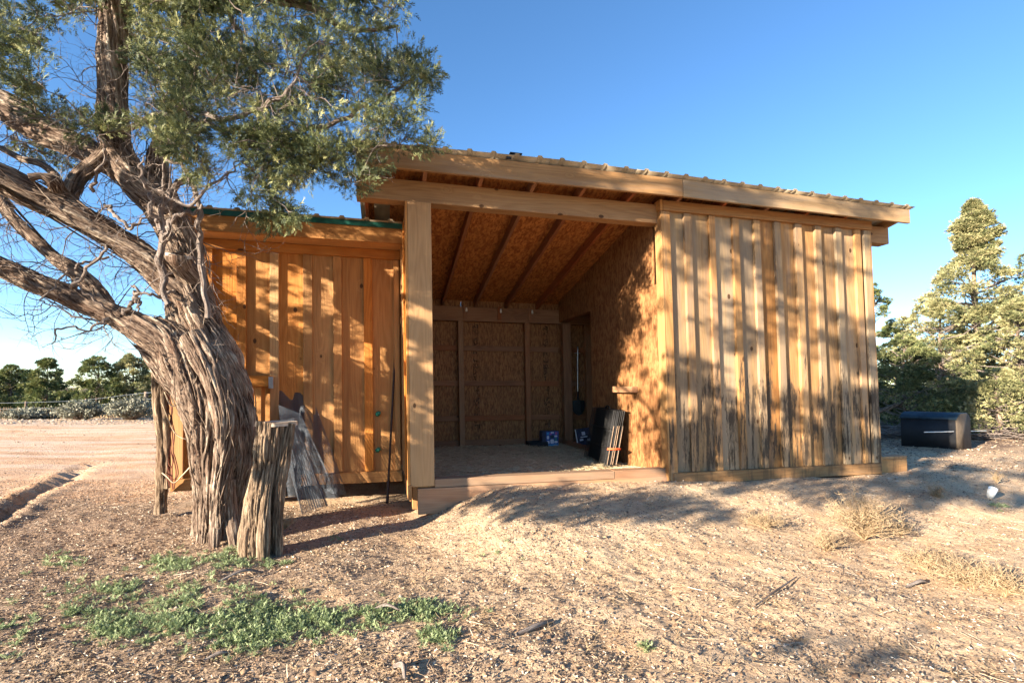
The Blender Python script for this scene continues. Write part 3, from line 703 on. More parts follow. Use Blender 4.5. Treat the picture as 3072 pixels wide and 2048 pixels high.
# dead stems and bare branches drawn from the photo
dead_defs = [
 ([P(478, 730, 4.1, 8), P(466, 640, 4.12, 9), P(462, 560, 4.12, 9), P(460, 490, 4.12, 9), P(446, 430, 4.14, 8), P(420, 385, 4.16, 7), P(405, 350, 4.2, 6), P(408, 320, 4.2, 4)]),
 ([P(388, 700, 4.05, 8), P(372, 620, 4.05, 11), P(368, 540, 4.05, 10), P(372, 480, 4.05, 8), P(382, 430, 4.03, 6), P(378, 400, 4.02, 5), P(386, 360, 4.0, 2)]),
 ([P(370, 530, 4.05, 9), P(350, 480, 4.0, 7), P(338, 430, 3.98, 6), P(322, 392, 3.96, 4), P(330, 360, 3.95, 2)]),
 ([P(372, 560, 4.05, 8), P(395, 505, 4.0, 7), P(420, 492, 3.97, 6), P(445, 485, 3.95, 5), P(464, 470, 3.93, 4)]),
 ([P(372, 490, 4.2, 12), P(395, 440, 4.25, 11), P(418, 418, 4.3, 9), P(432, 405, 4.3, 5)]),
 ([P(265, 300, 4.25, 8), P(310, 290, 4.2, 10), P(340, 272, 4.15, 10), P(380, 262, 4.1, 7), P(420, 243, 4.05, 8), P(460, 255, 4.0, 8), P(508, 270, 3.95, 9), P(560, 263, 3.9, 8), P(605, 248, 3.85, 8), P(645, 220, 3.8, 7), P(672, 192, 3.78, 4), P(690, 150, 3.75, 3)]),
 ([P(420, 245, 4.05, 6), P(450, 275, 4.05, 7), P(500, 290, 4.08, 8), P(547, 298, 4.1, 8), P(600, 305, 4.1, 9), P(640, 320, 4.1, 7), P(700, 335, 4.1, 5), P(780, 345, 4.1, 5), P(850, 345, 4.08, 4), P(890, 335, 4.05, 3)]),
 ([P(640, 320, 4.1, 5), P(700, 295, 4.1, 7), P(760, 285, 4.1, 7), P(820, 255, 4.1, 7), P(870, 235, 4.1, 6), P(910, 205, 4.1, 5), P(950, 180, 4.1, 3)]),
 ([P(430, 20, 4.8, 10), P(500, 15, 4.6, 9), P(540, 60, 4.45, 8), P(556, 85, 4.4, 7), P(556, 130, 4.35, 5), P(590, 170, 4.3, 4)]),
 ([P(440, 120, 4.7, 9), P(520, 105, 4.5, 7), P(560, 140, 4.4, 6), P(590, 175, 4.35, 4)]),
 ([P(262, -60, 4.3, 16), P(420, -70, 4.3, 16), P(560, -30, 4.3, 14), P(640, 0, 4.3, 11), P(720, 20, 4.3, 9), P(780, 60, 4.3, 7), P(850, 70, 4.3, 5), P(915, 60, 4.3, 3)]),
 ([P(560, -30, 4.3, 10), P(680, -60, 4.3, 9), P(800, -60, 4.35, 7), P(900, -30, 4.35, 4)]),
 ([P(360, 440, 4.05, 5), P(400, 460, 3.9, 6), P(440, 470, 3.85, 5), P(470, 440, 3.85, 4), P(520, 400, 3.9, 3), P(560, 370, 3.95, 2)]),
 ([P(378, 370, 4.0, 4), P(395, 375, 3.95, 5), P(410, 370, 3.95, 5), P(440, 350, 3.95, 4), P(462, 320, 3.95, 3)]),
 ([P(300, 760, 4.2, 5), P(230, 700, 4.0, 4), P(170, 655, 3.95, 3), P(90, 640, 3.9, 2)]),
 ([P(250, 590, 4.1, 4), P(180, 610, 3.95, 4), P(140, 640, 3.9, 3), P(90, 690, 3.85, 2)]),
 ([P(180, 640, 4.2, 5), P(170, 660, 3.95, 5), P(200, 615, 3.9, 5), P(245, 575, 3.9, 4), P(232, 560, 3.9, 3)]),
 ([P(400, 665, 4.2, 6), P(360, 680, 4.05, 5), P(325, 668, 4.0, 4), P(300, 655, 4.0, 2)]),
 ([P(310, 668, 4.1, 6), P(316, 690, 4.05, 5), P(318, 715, 4.05, 2)]),
 ([P(270, 730, 4.15, 8), P(295, 705, 4.08, 6), P(312, 680, 4.05, 3)]),
 ([P(290, 735, 4.2, 5), P(230, 740, 4.05, 3), P(170, 725, 4.0, 3), P(120, 700, 3.98, 2), P(60, 680, 3.9, 1)]),
 ([P(250, 730, 4.1, 4), P(200, 755, 4.0, 3), P(130, 755, 3.95, 3), P(118, 790, 3.95, 1.5)]),
 ([P(215, 440, 4.1, 6), P(218, 400, 4.0, 4), P(240, 350, 3.95, 4), P(230, 310, 3.9, 3)]),
 ([P(240, 470, 4.1, 5), P(270, 500, 4.0, 5), P(300, 520, 4.0, 4), P(345, 490, 4.0, 2)]),
]
for i, pts in enumerate(dead_defs):
    if i not in (10, 11):
        C_ = spline(pts, 16); C_[:, 3] *= .72; C_[1:-1, :3] += rng.normal(size=(len(C_) - 2, 3)) * .011; pts = C_[::1]
    T_ = TubeSet(); T_.add(pts, 20, 110, .36, 1., 60 + i); keep(T_.obj("branch", M['twig'] if i not in (10, 11) else M['bark']), jun)

# --- crown: clumps hung on grown twigs
def in_poly(x, y, poly):
    inside = False; n = len(poly); j = n - 1
    for i in range(n):
        xi, yi = poly[i]; xj, yj = poly[j]
        if (yi > y) != (yj > y) and x < (xj - xi) * (y - yi) / (yj - yi) + xi: inside = not inside
        j = i
    return inside
def clear_of_shed(p, m=.10):
    t_, D_ = w2shed(p[0], p[1])
    if t_ > -.35 and D_ > 4.62 - m and p[2] < 3.75 + m: return False
    if t_ > -2.2 and D_ > 5.45 - m and p[2] < 3.3 + m: return False
    return True
regions = [
 ([(300, -40), (930, -40), (935, 40), (885, 95), (900, 130), (800, 170), (560, 190), (440, 210), (300, 200)], 230, (3.7, 5.3)),
 ([(440, 90), (900, 90), (830, 330), (700, 400), (560, 330), (440, 300)], 185, (3.7, 4.7)),
 ([(880, 110), (935, 95), (975, 130), (990, 180), (1012, 192), (960, 240), (930, 330), (880, 350), (850, 300)], 62, (3.9, 4.3)),
 ([(950, 330), (998, 318), (995, 340), (960, 352)], 6, (4.0, 4.3)),
 ([(700, 330), (900, 340), (880, 385), (830, 425), (800, 430), (760, 370), (700, 390)], 34, (3.85, 4.2)),
 ([(500, 290), (700, 330), (760, 400), (700, 425), (640, 415), (560, 395), (500, 350)], 62, (3.7, 4.3)),
 ([(560, 440), (620, 420), (660, 460), (690, 500), (600, 512), (570, 480)], 26, (3.8, 4.2)),
 ([(300, 60), (450, 60), (450, 350), (400, 360), (330, 230)], 85, (3.6, 5.2)),
 ([(330, 280), (450, 260), (430, 350), (370, 360)], 14, (3.6, 3.95)),
 ([(400, 370), (480, 370), (480, 420), (430, 410)], 8, (3.7, 4.2)),
 ([(190, 270), (250, 262), (265, 308), (205, 300)], 10, (3.8, 4.1)),
 ([(-60, -60), (130, -60), (190, 20), (60, 110), (-60, 130)], 34, (3.8, 5.0)),
 ([(-60, 60), (80, 90), (110, 150), (60, 200), (-60, 230)], 46, (3.6, 4.2)),
 ([(60, 190), (160, 230), (205, 320), (130, 300), (40, 240)], 26, (3.9, 5.0)),
 ([(0, 290), (80, 320), (170, 380), (150, 410), (40, 350)], 12, (4.6, 5.2)),
 ([(120, -40), (240, -40), (240, 60), (150, 60)], 14, (4.0, 5.2)),
]
clumps = []
for poly, n, (y0, y1) in regions:
    xs = [p[0] for p in poly]; ys = [p[1] for p in poly]; k = 0; tries = 0
    while k < n and tries < n * 60:
        tries += 1
        x = random.uniform(min(xs), max(xs)); y = random.uniform(min(ys), max(ys))
        if not in_poly(x, y, poly): continue
        p = at(x, y, random.uniform(y0, y1))
        # clustered gaps
        if vnoise(*[np.array([v]) for v in p * 4.2], seed=5)[0] < .42: continue
        if not clear_of_shed(p): continue
        clumps.append((p, 1)); k += 1
# out of frame: above and to the left
k = 0
while k < 330:
    p = np.array([random.gauss(-2.6, 1.25), random.gauss(4.4, 1.1), random.uniform(4.7, 6.6)])
    if p[2] < 1.3 + .80 * p[1] or np.hypot(p[0] + 2.6, p[1] - 4.4) > 2.6 * (1 - (p[2] - 4.4) / 3.6): continue
    if vnoise(*[np.array([v]) for v in p * 2.2], seed=5)[0] < .42: continue
    clumps.append((p, 0)); k += 1
k = 0
while k < 60:
    p = np.array([random.uniform(-6.2, -4.9), random.uniform(2.8, 5.0), random.uniform(2.2, 4.9)])
    if vnoise(*[np.array([v]) for v in p * 2.2], seed=5)[0] < .45: continue
    clumps.append((p, 0)); k += 1
# crown over the camera's left shoulder: positions follow from where its shade falls
def back(p, a):            # move point p against the sunlight to along-light coordinate a
    s_ = (p[0] * LX + p[1] * LY) - a
    return np.array([p[0] - LX * s_, p[1] - LY * s_, p[2] + s_ * math.tan(R(ELEV))])
shade = []
def in_frame(p):
    if p[1] < .15: return False
    x = CCX + CF * p[0] / p[1]; y = CCY - CF * ((p[2] - 1.3) / p[1] - math.tan(CP))
    return -25 < x < 2380 and -25 < y < 1600
for n, fn in (
    (175, lambda: shed2w(random.uniform(3.0, 6.2), 4.97, random.uniform(.25, 3.3) if random.random() < .85 else random.uniform(.2, 1.6))),
    (26, lambda: shed2w(3.05, random.uniform(5.0, 6.4), random.uniform(.4, 2.4))),
    (30, lambda: shed2w(random.uniform(.2, .5), 4.97, random.uniform(.3, 3.1))),
    (26, lambda: shed2w(random.uniform(-.2, 6.2), 4.72, random.uniform(3.3, 3.55))),
    (46, lambda: at(*random.choice([(1150, 1150), (1290, 1145), (1440, 1165), (1500, 1190), (1560, 1205), (1010, 1180)]), 1) * 0 + np.array([random.uniform(-.6, 1.8), random.uniform(4.4, 5.2), .2])),
    (210, lambda: np.array([random.uniform(2.6, 7.6), random.uniform(5.0, 7.6), .15])),
    (2, lambda: np.array([random.uniform(.9, 1.9), random.uniform(2.3, 2.6), 0.])),
    (24, lambda: shed2w(random.uniform(-2.0, .2), 5.94, random.uniform(.8, 3.1))),
    (24, lambda: shed2w(random.uniform(-1.3, .2), 5.94, random.uniform(.4, 1.5)))):
    k = 0; tr = 0
    while k < n and tr < 4000:
        tr += 1
        q = fn()
        p = back(q, random.uniform(-4.4, -1.6))
        if in_frame(p) or p[2] < 1.5: continue
        if n in (175, 210) and vnoise(*[np.array([v]) for v in q * 2.1], seed=8)[0] < .45: continue
        shade.append(p); clumps.append((p, 2)); k += 1
# grow twigs from limb nodes
nodes = []
for pts, ns, nr, ro, tw in limb_defs: nodes += [c[:3] for c in spline(pts, 40)]
for pts in off_limbs: nodes += [c[:3] for c in spline(pts, 30)]
for pts in dead_defs: nodes += [c[:3] for c in spline(pts, 16)]
nodes = np.array(nodes); root_d = np.zeros(len(nodes))
order = sorted(range(len(clumps)), key=lambda i: np.min(np.linalg.norm(nodes - clumps[i][0], axis=1)))
tw_in, tw_out = TubeSet(), TubeSet(); clump_dirs = [None] * len(clumps)
for idx in order:
    p, kind_ = clumps[idx]
    d = np.linalg.norm(nodes - p, axis=1) + root_d * .25
    j = int(np.argmin(d)); a = nodes[j]; L = np.linalg.norm(p - a)
    nn = max(3, int(L / .09)); u = np.linspace(0, 1, nn + 1)
    side = np.cross(p - a, rng.normal(size=3)); side /= np.linalg.norm(side) + 1e-9
    path = a + (p - a) * u[:, None] + side * (np.sin(u * math.pi) * L * .16)[:, None] + rng.normal(size=(nn + 1, 3)) * (.012 * np.sin(u * math.pi))[:, None] * min(1, L * 3)
    path[:, 2] += -np.sin(u * math.pi) * L * .08
    if kind_ != 1 and any(in_frame(q) and q[1] < 3.4 for q in path): continue
    r0 = .0035 + (.010 if kind_ == 1 else .004) * min(1.2, L); rad = r0 + (.003 - r0) * u
    (tw_in if kind_ == 1 else tw_out).add(np.column_stack([path, rad]), 4, 0, 0, 0, idx % 50)
    clump_dirs[idx] = path[-1] - path[-2]
    nodes = np.vstack([nodes, path[1:]]); root_d = np.concatenate([root_d, root_d[j] + u[1:] * L])
# many fine bare twigs, thickest upper left
def bare(a, dirv, L, r, depth, T_):
    n = max(4, int(L / .045)); q = [np.append(a, r)]; d = dirv / np.linalg.norm(dirv); p = a.copy()
    for i in range(n):
        d = d + rng.normal(size=3) * .24; d /= np.linalg.norm(d); p = p + d * L / n
        q.append(np.append(p, r * (1 - .8 * (i + 1) / n)))
        if depth and rng.random() < .42: bare(p, d + rng.normal(size=3) * .8, L * rng.uniform(.3, .55), r * .55, depth - 1, T_)
    T_.add(np.array(q), 4 if depth else 3, 0, 0, 0, int(rng.integers(50)))
for pts, cnt in ((limb_defs[0][0], 40), (limb_defs[1][0], 20), (limb_defs[2][0], 26), (limb_defs[3][0], 24), (limb_defs[4][0], 16), (limb_defs[5][0], 14), (dead_defs[5], 18), (dead_defs[6], 14), (dead_defs[0], 9), (dead_defs[1], 6), (dead_defs[12], 8), (dead_defs[7], 12)):
    C = spline(pts, 60)
    for _ in range(int(cnt * 2.1)):
        c = C[rng.integers(6, len(C))]; dv_ = rng.normal(size=3); dv_[0] -= .25; dv_ /= np.linalg.norm(dv_)
        a = c[:3] + dv_ * c[3] * .8
        if not clear_of_shed(a + dv_ * .3, .3) or a[0] / a[1] > -.32: continue
        bare(a, dv_, rng.uniform(.18, .80), rng.uniform(.0028, .0062), 2, tw_in)
o = keep(tw_in.obj("twigs", M['twig'], smooth=False), jun); o["kind"] = "stuff"
o = keep(tw_out.obj("twigs", M['twig'], smooth=False), jun); o["kind"] = "stuff"

# scale-leaf sprays: a forked flat twiglet of narrow leaf-scale strips
def spray_template(nb=9, wid=.0032, ln=.026, L=.055):
    v = []; f = []
    def strip(a, b, w):
        a = np.array(a); b = np.array(b); d = b - a; s_ = np.cross(d, [0.3, .2, 1.]); s_ = s_ / np.linalg.norm(s_) * w
        m_ = (a + b) / 2; i = len(v); v.extend([a, m_ + s_, b, m_ - s_]); f.append([i, i + 1, i + 2, i + 3])
    for i in range(nb):
        u = (i + .3) / nb; base = np.array([u * L, .004 * math.sin(i * 2.), .003 * math.cos(i * 3.)])
        an = (.75 if i % 2 else -.75) * (1 - .4 * u); l = ln * (1 - .35 * u) * random.uniform(.8, 1.25)
        strip(base, base + l * np.array([math.cos(an), math.sin(an), random.uniform(-.35, .35)]), wid)
    strip((0, 0, 0), (L + .018, 0, .004), wid * .9)
    return np.array(v), np.array(f)
def instance_mesh(name, tmpl, pos, dirs, scale, tone, mat, roll=None):
    """many copies of a little mesh in one object"""
    tv, tf = tmpl; n = len(pos)
    d = dirs / (np.linalg.norm(dirs, axis=1)[:, None] + 1e-9)
    ref = rng.normal(size=(n, 3)); s_ = np.cross(d, ref); s_ /= np.linalg.norm(s_, axis=1)[:, None] + 1e-9; w = np.cross(d, s_)
    V = pos[:, None, :] + scale[:, None, None] * (tv[None, :, 0:1] * d[:, None, :] + tv[None, :, 1:2] * s_[:, None, :] + tv[None, :, 2:3] * w[:, None, :])
    F = (tf[None] + (np.arange(n) * len(tv))[:, None, None]).reshape(-1, tf.shape[1])
    return mesh_np(name, V.reshape(-1, 3), F, mat, None, False, {"tone": ('FLOAT', np.repeat(tone, len(tv)))})
def crown(kinds, per, tmpl, rad, scl, mat, name="crown"):
    ps, ds, sc, tn = [], [], [], []
    for i, (p, kd) in enumerate(clumps):
        if kd not in kinds or clump_dirs[i] is None: continue
        cd = clump_dirs[i]; cd = cd / (np.linalg.norm(cd) + 1e-9)
        k = max(6, int(per * rng.uniform(.55, 1.35)))
        g = rng.normal(size=(k, 3)); g /= np.linalg.norm(g, axis=1)[:, None]; rr = rng.random(k) ** .6 * rad * rng.uniform(.75, 1.25)
        q = p + g * rr[:, None] * np.array([1, 1, .85]) + cd * .02
        ok = np.array([clear_of_shed(v, .02) for v in q])
        dd = g * .8 + cd * .8 + rng.normal(size=(k, 3)) * .45 + np.array([0, 0, .1])
        base = rng.uniform(.05, .85)
        ps.append(q[ok]); ds.append(dd[ok]); sc.append((scl * rng.uniform(.7, 1.25, k))[ok]); tn.append(np.clip(base + rng.normal(size=k) * .2, 0, 1)[ok])
    o = instance_mesh(name, tmpl, np.vstack(ps), np.vstack(ds), np.concatenate(sc), np.concatenate(tn), mat)
    keep(o, jun); o["kind"] = "stuff"; return o
crown((1,), 35, spray_template(), .11, 1.0, M['leaf'])
crown((0,), 24, spray_template(5, .010, .040, .06), .15, 1.5, M['leaf'])
crown((2,), 24, spray_template(5, .009, .034, .05), .115, 1.35, M['leaf'])

# ------------------------------------------------------------------ leaning log, prop post
lg = TubeSet()
lg.add([P(592, 1300, 3.92, 38), P(594, 1240, 3.93, 38), P(602, 1170, 3.96, 37), P(613, 1100, 3.98, 38), P(624, 1030, 4.0, 41), P(634, 970, 4.02, 43)], 190, 190, .38, .7, 44, flat=.8)
lg.add([P(572, 1300, 3.88, 18), P(571, 1230, 3.89, 19), P(580, 1160, 3.92, 17), P(594, 1080, 3.95, 15), P(606, 970, 4.0, 14)], 60, 120, .5, .5, 46)
lg.add([P(636, 1275, 3.93, 14), P(636, 1200, 3.93, 15), P(642, 1120, 3.95, 13), P(655, 1040, 3.98, 14), P(668, 972, 4.0, 10)], 56, 110, .5, .4, 47)
lg.add([P(606, 1290, 3.83, 13), P(606, 1220, 3.84, 14), P(612, 1140, 3.88, 10), P(628, 1060, 3.93, 6)], 44, 90, .5, .4, 49)
log = lg.obj("standing_log", M['bark2'])
top_c = at(635, 968, 4.02)
V_ = []
for i in range(40):
    an = i * math.pi / 20; rr = .140 * (1 + .10 * math.sin(4 * an + .5) + .04 * math.sin(9 * an))
    V_.append(top_c + np.array([rr * math.cos(an), rr * math.sin(an), .0]))
Vt = np.array(V_); ctop = mesh_np("sawn_top", np.vstack([Vt, Vt - np.array([0, 0, .03])]), [np.array([list(range(40))]), np.array([[i, (i + 1) % 40, 40 + (i + 1) % 40, 40 + i] for i in range(40)])], cutm, log)
tag(log, "short weathered sawn log standing upright against the juniper trunk", "log")

pp = TubeSet()
pp.add([P(370, 1178, 5.1, 14), P(371, 1140, 5.1, 12), P(374, 1090, 5.05, 14), P(372, 1010, 5.0, 13), P(366, 930, 4.95, 14), P(362, 850, 4.9, 13), P(364, 800, 4.85, 10)], 32, 90, .4, .8, 61, cap=True)
pp.add([P(384, 1120, 5.06, 6), P(384, 1040, 5.0, 7), P(380, 960, 4.95, 8), P(372, 870, 4.9, 7), P(370, 820, 4.85, 5)], 18, 60, .4, .8, 62)
prop = pp.obj("prop_post", M['bark2']); tag(prop, "thin grey bark covered pole propped under the juniper's lower limb", "pole")
M['redcord'] = plain("red_brown_bark_string", (.16, .05, .028), .8, 0, .3)
M['palecord'] = plain("pale_twine", (.55, .42, .28), .85, 0, .2)
rc = TubeSet()
for i in range(7):
    x = random.uniform(376, 392); q = []
    for j in range(9):
        u = j / 8; q.append(P(x + random.uniform(-6, 6) + 14 * u, 880 + u * random.uniform(215, 245), 4.92 + .1 * u, 1.3))
    rc.add(q, 5, 50)
cord = rc.obj("hanging_twine", M['redcord']); tag(cord, "tangled red-brown strands hanging beside the propped pole", "twine")
pc = TubeSet()
pc.add([P(372, 1085, 4.98, 1.4), P(384, 1095, 4.97, 1.4), P(400, 1108, 4.98, 1.4), P(420, 1090, 5.0, 1.4), P(440, 1068, 4.9, 1.4)], 5, 40)
tag(pc.obj('baling_twine', M['palecord']), 'lowest pale twine looped from the propped pole to the trunk', 'twine'); pc = TubeSet()
pc.add([P(372, 925, 4.9, 1.2), P(386, 962, 4.93, 1.2), P(402, 994, 4.95, 1.2), P(425, 1008, 4.95, 1.2), P(442, 1009, 4.9, 1.2)], 5, 40)
tag(pc.obj('baling_twine', M['palecord']), 'long pale twine sagging across the middle of the propped pole', 'twine'); pc = TubeSet()
pc.add([P(378, 900, 4.85, 1.6), P(392, 930, 4.85, 1.6), P(408, 928, 4.86, 1.6), P(420, 915, 4.86, 1.6)], 5, 40)
tag(pc.obj("baling_twine", M['palecord']), "short twine loop at the top of the propped pole", "twine")

# ------------------------------------------------------------------ hardware cloth
def wire_sheet(fn, nu, nv, du, dv, r):
    """fn(u,v)->point; wires along both directions as thin 3-sided tubes"""
    T_ = TubeSet()
    for i in range(nu + 1):
        u = i / nu; q = np.array([np.append(fn(u, v), r) for v in np.linspace(0, 1, dv)]); T_.add(q, 3, 0)
    for j in range(nv + 1):
        v = j / nv; q = np.array([np.append(fn(u, v), r) for u in np.linspace(0, 1, du)]); T_.add(q, 3, 0)
    return T_
def mesh_a(u, v):          # wide curled sheet, v = 0 top
    L_ = np.array([607 + 48 * v + 12 * math.sin(v * 5), 893 + 217 * v]); Rr_ = np.array([712 + 83 * v ** .9, 905 + 225 * v])
    e = L_ + (Rr_ - L_) * u; e[1] += 8 * math.sin(u * 9) * v
    Y = 5.46 + .12 * u - .20 * v * math.sin(u * math.pi) + .06 * math.sin(u * 15 + v * 4) * (.25 + v)
    return at(e[0], e[1], Y)
def mesh_b(u, v):          # loose roll in front of it
    cx_ = 655 + 68 * v; cy_ = 965 + 205 * v; an = u * 2 * math.pi * 1.35
    r = .065 + .03 * v + .012 * u
    p = at(cx_, cy_, 5.12 - .02 * v); return p + np.array([r * math.cos(an) * 1.2, r * math.sin(an), .35 * r * math.cos(an)])
def mesh_c(u, v):
    L_ = np.array([640 + 22 * v, 930 + 210 * v]); Rr_ = np.array([690 + 90 * v, 950 + 195 * v]); e = L_ + (Rr_ - L_) * u
    return at(e[0], e[1], 5.34 + .08 * u - .10 * math.sin(u * 6 + 1) * v)
mroll = empty("wire_mesh_roll", tuple(at(710, 1150, 5.3)))
for fn, nu, nv in ((mesh_a, 62, 84), (mesh_b, 46, 74), (mesh_c, 44, 70)):
    w_ = wire_sheet(fn, nu, nv, 40, 40, .0019).obj("wire_sheet", M['galv'], smooth=False); keep(w_, mroll); w_["kind"] = "stuff"
tag(mroll, "crumpled galvanised wire mesh leaning on the left wall behind the log", "wire mesh")

# ------------------------------------------------------------------ rod
rd_ = TubeSet(); a = np.array([-1.38, 5.60, .01]); b_ = at(915, 675, 5.86)
rd_.add([np.append(a, .017), np.append(a * .9 + b_ * .1, .017), np.append(a * .86 + b_ * .14, .0125), np.append((a + b_) / 2, .012), np.append(b_, .012)], 12, 30, .06, 0, 3, cap=True)
tag(rd_.obj("iron_rod", M['rod']), "long dark rusty rod leaning against the left wall beside the post", "rod")

# ------------------------------------------------------------------ folded wire crate
crate = empty("folded_wire_crate", (1.14, 6.5, .29))
tag(crate, "stack of folded black wire panels leaning on the inner wall by the doorway", "wire crate")
def world_bar(name, p0, p1, r, mat, parent, n=6):
    T_ = TubeSet(); T_.add([[*p0, r], [*p1, r]], n, 2); return T_.obj(name, mat, parent, smooth=False)
cA = np.array([1.02, 7.15, .30]); cB = np.array([1.15, 6.30, .30]); lean = np.array([.135, .02, .70]); nrm = np.array([.022, -.003, 0.])
for k_ in range(7):
    o_ = nrm * k_ * 1.0
    T_ = TubeSet(); A, B = cA + o_, cB + o_
    for (p0, p1) in ((A, B), (A + lean, B + lean), (A, A + lean), (B, B + lean), (A + lean * .33, B + lean * .33), (A + lean * .66, B + lean * .66)):
        T_.add([[*p0, .004], [*p1, .004]], 5, 2)
    for i in range(1, 26):
        u = i / 26; T_.add([[*(A + (B - A) * u), .0022], [*(A + (B - A) * u + lean), .0022]], 4, 2)
    keep(T_.obj("wire_panel", M['wire_black'], smooth=False), crate)
# tray inside the stack
def quadbox(name, A, B, up, th, mat, parent, lab=None):
    v = [A, B, B + up, A + up]; v += [p + th for p in v]
    f = [(0, 1, 2, 3), (7, 6, 5, 4), (0, 4, 5, 1), (1, 5, 6, 2), (2, 6, 7, 3), (3, 7, 4, 0)]
    o = mesh_np(name, np.array(v), np.array(f), mat)
    if parent: keep(o, parent)
    if lab: o["label"] = lab
    return o
quadbox("plastic_tray", cA + nrm * 2.4 + lean * .03, cB + nrm * 2.4 + lean * .03, lean * .95, nrm * .35, M['black'], crate)
pale = plain("pale_folded_edges", (.30, .20, .13), .7, 0, .3, 40)
for k_ in (1, 3, 4, 6):
    q = cB + nrm * (k_ + .2) + np.array([.004, -.012, 0]); T_ = TubeSet(); T_.add([[*(q + lean * .04), .0045], [*(q + lean * .72), .0045]], 5, 2)
    keep(T_.obj("edge_wire", pale, smooth=False), crate)
M['orange'] = plain("orange_band", (.75, .10, .03), .6, 0, .1)
q0 = cB + lean * .30 + np.array([-.006, -.022, 0])
quadbox("orange_band", q0, q0 + nrm * 7 + np.array([.012, 0, 0]), lean * .035, np.array([0, -.003, 0]), M['orange'], crate)
hnd = TubeSet(); h0 = (cA + cB) / 2 + lean + nrm * 3
hnd.add([[*(h0 + np.array([-.02, .10, 0])), .008], [*(h0 + np.array([0, .07, .035])), .011], [*(h0 + np.array([0, -.05, .035])), .011], [*(h0 + np.array([.02, -.09, 0])), .008]], 8, 12)
keep(hnd.obj("handle", M['black']), crate)

# ------------------------------------------------------------------ blue box, black tray, dark board, shovel
bx0 = shed2w(2.66, 8.18, .275)
sbx = empty("cardboard_box", tuple(bx0), TH)
tag(sbx, "small blue printed cardboard box on the straw by the back wall", "box")
M['boxside'] = plain("dark_box_side", (.05, .055, .09), .6); M['boxblue'] = plain("blue_box_print", (.05, .10, .33), .5, 0, .3, 12)
def lbox(name, x0, x1, y0, y1, z0, z1, mat, parent, lab=None, bev=.002):
    bm = bmesh.new(); bmesh.ops.create_cube(bm, size=1)
    for v in bm.verts: v.co = Vector((x0 if v.co.x < 0 else x1, y0 if v.co.y < 0 else y1, z0 if v.co.z < 0 else z1))
    if bev: bmesh.ops.bevel(bm, geom=list(bm.edges), offset=bev, segments=2, affect='EDGES', profile=.5)
    me = bpy.data.meshes.new(name); bm.to_mesh(me); bm.free(); me.materials.append(mat)
    o = bpy.data.objects.new(name, me); S.collection.objects.link(o); o.parent = parent
    if lab: o["label"] = lab
    return o
lbox("carton", -.06, .235, 0, .16, 0, .262, M['boxside'], sbx)
lbox("front_panel", .008, .232, -.004, -.001, .004, .258, M['boxblue'], sbx, "blue printed front")
cols = {'w': (.62, .66, .75), 'p': (.45, .12, .32), 'k': (.02, .05, .06), 'c': (.08, .35, .65), 'g': (.06, .25, .2)}
for ch, c in cols.items(): M['pr_' + ch] = plain("print_" + {'w': 'white', 'p': 'pink', 'k': 'black', 'c': 'cyan', 'g': 'green'}[ch], c, .5, 0, .1)
for (x0, x1, z0, z1, ch) in ((.012, .228, .006, .04, 'c'), (.085, .15, .05, .125, 'w'), (.025, .07, .05, .10, 'w'), (.022, .062, .125, .185, 'w'), (.08, .15, .14, .195, 'k'), (.155, .215, .06, .095, 'w'), (.165, .20, .10, .15, 'g'), (.155, .21, .16, .19, 'w'), (.168, .212, .20, .245, 'p'), (.07, .11, .20, .225, 'p'), (.09, .15, .222, .25, 'w'), (.02, .06, .2, .24, 'c')):
    bm = bmesh.new(); n = 10; cx_, cz_ = (x0 + x1) / 2, (z0 + z1) / 2
    vs = [bm.verts.new((cx_ + (x1 - x0) / 2 * math.copysign(abs(math.cos(a_)) ** .5, math.cos(a_)), -.0052, cz_ + (z1 - z0) / 2 * math.copysign(abs(math.sin(a_)) ** .5, math.sin(a_)))) for a_ in [i * 2 * math.pi / n + .3 for i in range(n)]]
    bm.faces.new(vs); me = bpy.data.meshes.new("print_patch"); bm.to_mesh(me); bm.free(); me.materials.append(M['pr_' + ch])
    o = bpy.data.objects.new("print_patch", me); S.collection.objects.link(o); o.parent = sbx
trayo = empty("feed_tray", tuple(shed2w(2.36, 8.1, .28)), TH)
tag(trayo, "shallow black plastic tray on the straw left of the blue box", "tray")
lbox("tray_base", 0, .32, 0, .26, 0, .02, M['black'], trayo)
for a_ in ((0, .32, 0, .012), (0, .32, .248, .26)): lbox("tray_side", a_[0], a_[1], a_[2], a_[3], .021, .085, M['black'], trayo)
for a_ in ((0, .012), (.308, .32)): lbox("tray_side", a_[0], a_[1], .013, .247, .021, .085, M['black'], trayo)
brd = empty("framed_board", tuple(shed2w(3.23, 8.1, .28)), TH); brd.rotation_euler = (R(-12), R(-8), TH + R(-10))
tag(brd, "dark printed board with a white edge leaning in the doorway", "board")
lbox("panel", 0, .24, 0, .012, 0, .29, plain("dark_print", (.03, .03, .06), .4, 0, .8, 14), brd)
lbox("white_edge", -.016, -.001, -.004, .014, 0, .29, M['white'], brd)
for (x0, x1, z0, z1) in ((.04, .10, .08, .11), (.06, .18, .13, .15), (.09, .15, .17, .23), (.17, .22, .06, .10)):
    lbox("print_patch", x0, x1, -.003, -.001, z0, z1, M['pr_w'], brd, bev=0)
shv = empty("shovel", tuple(shed2w(3.34, 8.40, .79)), TH)
tag(shv, "round point shovel with pale handle hanging blade down on the back wall", "shovel")
T_ = TubeSet(); T_.add([[0, 0, .33, .015], [-.002, 0, .8, .013], [.004, 0, 1.22, .014]], 10, 12, cap=True); T_.obj("handle", M['steel'], shv)
T_ = TubeSet(); T_.add([[0, 0, .24, .018], [0, 0, .42, .017]], 10, 4); T_.obj("socket", M['black'], shv)
